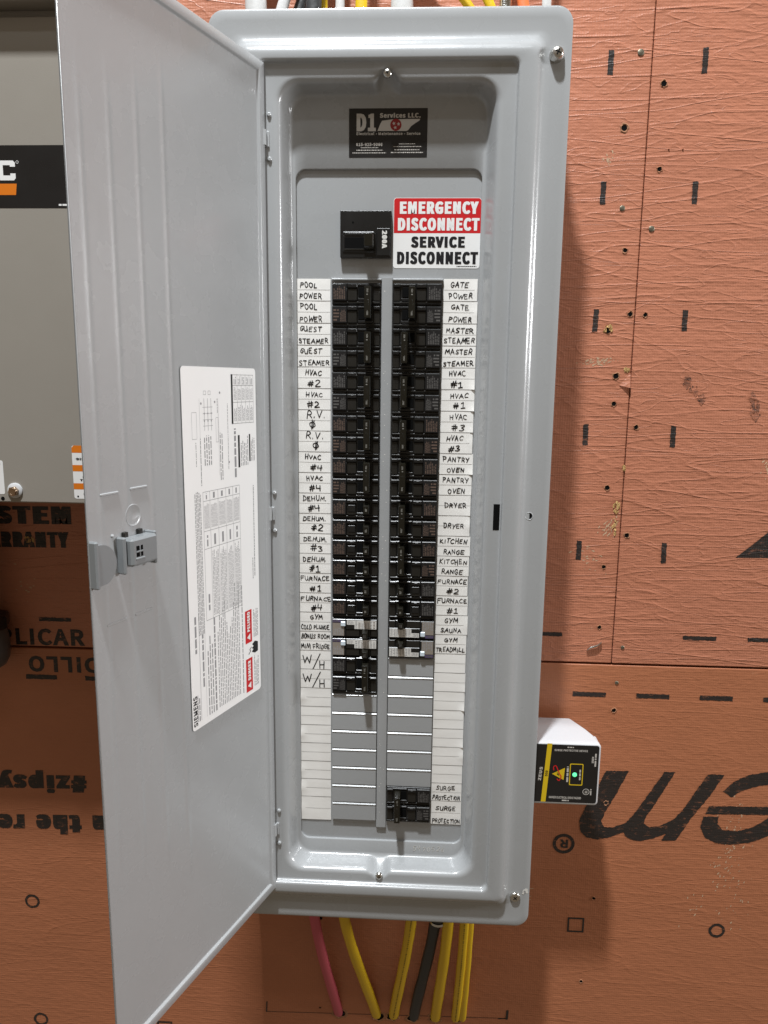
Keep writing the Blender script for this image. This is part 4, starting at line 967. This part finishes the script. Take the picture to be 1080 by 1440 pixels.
# ------------------------------------------------------------------ cables
def bez(p, n=26):
    out = []
    for i in range(n):
        t = i/(n-1); u = 1-t
        out.append(tuple(u**3*p[0][k]+3*u*u*t*p[1][k]+3*u*t*t*p[2][k]+t**3*p[3][k] for k in range(3)))
    return out
def cable(name, label, cat, pts, rx, ry, m, group=None, printed=False, root=None, pm='jacket_ink'):
    t = root or thing(name, label, cat, pts[-1], group)
    path = bez(pts); n = 16; rings = []
    for i, c in enumerate(path):
        a = Vector(path[max(i-1, 0)]); b = Vector(path[min(i+1, len(path)-1)]); T = (b-a).normalized()
        sd = T.cross(Vector((0, -1, 0)));
        if sd.length < .05: sd = Vector((1, 0, 0))
        sd.normalize(); nn = sd.cross(T).normalized(); c = Vector(c)
        k2 = 1+.03*math.sin(i*1.1)
        rings.append([tuple(c+sd*rx*k2*math.copysign(abs(math.cos(q))**.75, math.cos(q))+nn*ry*math.copysign(abs(math.sin(q))**.9, math.sin(q))) for q in [2*math.pi*j/n for j in range(n)]])
    mb = MB(); mb.loft(rings, cap0=True, cap1=True); mb.build('jacket', m, t, smooth=60)
    if printed:
        mb = MB(); random.seed(len(label)); i = 3
        for i in range(3, len(path)-2):
            for k in range(3):
                a = Vector(path[i]).lerp(Vector(path[i+1]), k/3); b = Vector(path[i]).lerp(Vector(path[i+1]), k/3+random.uniform(.1, .26))
                T = (b-a).normalized(); sd = T.cross(Vector((0, -1, 0))).normalized(); nn = sd.cross(T).normalized()
                if nn.y > 0: nn = -nn
                w = .032
                mb.add([tuple(a+nn*(ry*1.03)+sd*w), tuple(a+nn*(ry*1.03)-sd*w), tuple(b+nn*(ry*1.03)-sd*w), tuple(b+nn*(ry*1.03)+sd*w)], [(0, 1, 2, 3)])
        mb.build('jacket_print', pm, t, smooth=0)
    return t
def drop(x0, x1, y0=1.6, zend=-42.1, sw=0.0):
    return [(x0, y0, -31.4), (x0+sw, y0+.0, -35), (x0+(x1-x0)*.72+sw, y0+.7, -38.6), (x1, WY+.25, zend)]
cable('pink_cable', 'pink cable coming out below the panel, leftmost of the cables', 'cable', drop(-1.35, .05), .29, .18, 'pink_jacket')
G1 = 'yellow cables below the panel'
cable('yellow_cable', 'yellow cable slanting right below the panel, next to the pink one', 'cable', drop(.25, 2.35), .30, .18, 'yellow_jacket', G1)
cable('yellow_cable', 'yellow cable below the panel, just left of the black cable', 'cable', drop(4.35, 3.25), .30, .18, 'yellow_jacket', G1, True)
cable('black_cable', 'thick black cable below the panel between yellow cables', 'cable', drop(5.75, 4.45, 1.9), .32, .22, 'black_jacket')
cable('yellow_cable', 'yellow cable below the panel, just right of the black cable', 'cable', drop(6.35, 5.75, 1.5), .30, .18, 'yellow_jacket', G1)
cable('yellow_cable', 'printed yellow cable below the panel, left one of the rightmost pair', 'cable', drop(7.2, 6.95, 1.5), .25, .16, 'yellow_jacket', G1, True)
cable('yellow_cable', 'yellow cable below the panel, rightmost of all the cables', 'cable', drop(7.5, 7.35, 1.75), .24, .16, 'yellow_jacket', G1)
for x, z in ((.05, -41.6), (2.35, -41.7), (3.25, -41.65), (4.45, -41.65), (5.75, -41.6), (7.1, -41.5)):     # ragged holes they go through
    mb = MB(); n = 18; random.seed(int(x*10)); jit = [random.uniform(.8, 1.3) for _ in range(n)]
    rg = lambda r, y: [(x+r*1.15*jit[k]*math.cos(2*math.pi*k/n), y, z+r*jit[k]*math.sin(2*math.pi*k/n)) for k in range(n)]
    mb.loft([rg(.36, WY-.004), rg(.31, WY-.03), rg(.25, WY-.008)], 0); mb.loft([rg(.25, WY-.008), rg(.20, WY-.006)], 1, cap1=True)
    mb.build('cable_hole', ['fibre', 'black_void'], s_lo)
# black clamp the black cable leaves the box through
cl = thing('cable_clamp', 'small black clamp around the black cable under the panel', 'cable clamp', (5.72, 1.9, -32.6))
tube('body', [(5.72, 1.9, z, r) for z, r in ((-31.7, .42), (-33.9, .42), (-34.0, .40))], 0, 'black_plastic', cl, 16)
tube('ring', [(5.72, 1.9, z, r) for z, r in ((-34.0, .45), (-34.03, .47), (-34.12, .47), (-34.15, .44))], 0, 'steel', cl, 16)
# cables and conduit rising from the top of the panel
def rise(x0, x1, x2, y=1.6): return [(x0, y, 10.6), (x0, y, 12.2), (x1, y+.3, 13.6), (x2, y+.8, 19)]
tops = [('white_conduit', 'broad white conduit rising from the panel top beside the door', 'conduit', -3.5, -3.5, -3.5, .46, .46, 'white_jacket'),
        ('white_cable', 'white cable slanting right above the panel top, left of the black cable', 'cable', -2.65, -1.9, .4, .26, .16, 'white_jacket'),
        ('black_cable', 'black cable slanting right above the panel top', 'cable', -2.05, -1.2, .9, .26, .2, 'black_jacket'),
        ('dark_cable', 'dark upright cable above the panel top, right of the slanting black cable', 'cable', -.95, -.8, -.3, .34, .25, 'black_jacket'),
        ('yellow_cable', 'yellow cable above the panel top, behind the dark upright cable', 'cable', -.55, -.6, -.4, .2, .14, 'yellow_jacket'),
        ('white_cable', 'thin white upright cable above the panel top, left of the panel screw', 'cable', .15, .15, .1, .22, .15, 'white_jacket'),
        ('yellow_cable', 'short curved yellow cable above the panel top, over the top screw', 'cable', 1.2, 1.3, 1.1, .26, .16, 'yellow_jacket'),
        ('white_conduit', 'broad white conduit above the panel top, right of its middle', 'conduit', 3.0, 3.0, 3.0, .5, .5, 'white_jacket'),
        ('yellow_cable', 'yellow cable sweeping left above the panel top, lower of two', 'cable', 6.7, 5.2, -1.0, .2, .15, 'yellow_jacket'),
        ('yellow_cable', 'yellow cable sweeping left above the panel top, upper of two', 'cable', 7.2, 6.0, .4, .2, .15, 'yellow_jacket'),
        ('grey_conduit', 'grey metal conduit above the panel top, beside the orange cable', 'conduit', 7.6, 7.6, 7.6, .28, .28, 'steel'),
        ('orange_cable', 'orange cable slanting left above the panel top near the corner', 'cable', 8.7, 8.1, 6.9, .26, .18, 'orange_jacket'),
        ('white_cable', 'white upright cable above the panel top, rightmost of the cables there', 'cable', 9.35, 9.35, 9.3, .2, .15, 'white_jacket')]
for k, (nm, lb, ct, a, b, c, rx, ry, m) in enumerate(tops):
    cable(nm, lb, ct, rise(a, b, c, 1.0+.55*(k % 3)), rx, ry, m, 'cables above the panel')
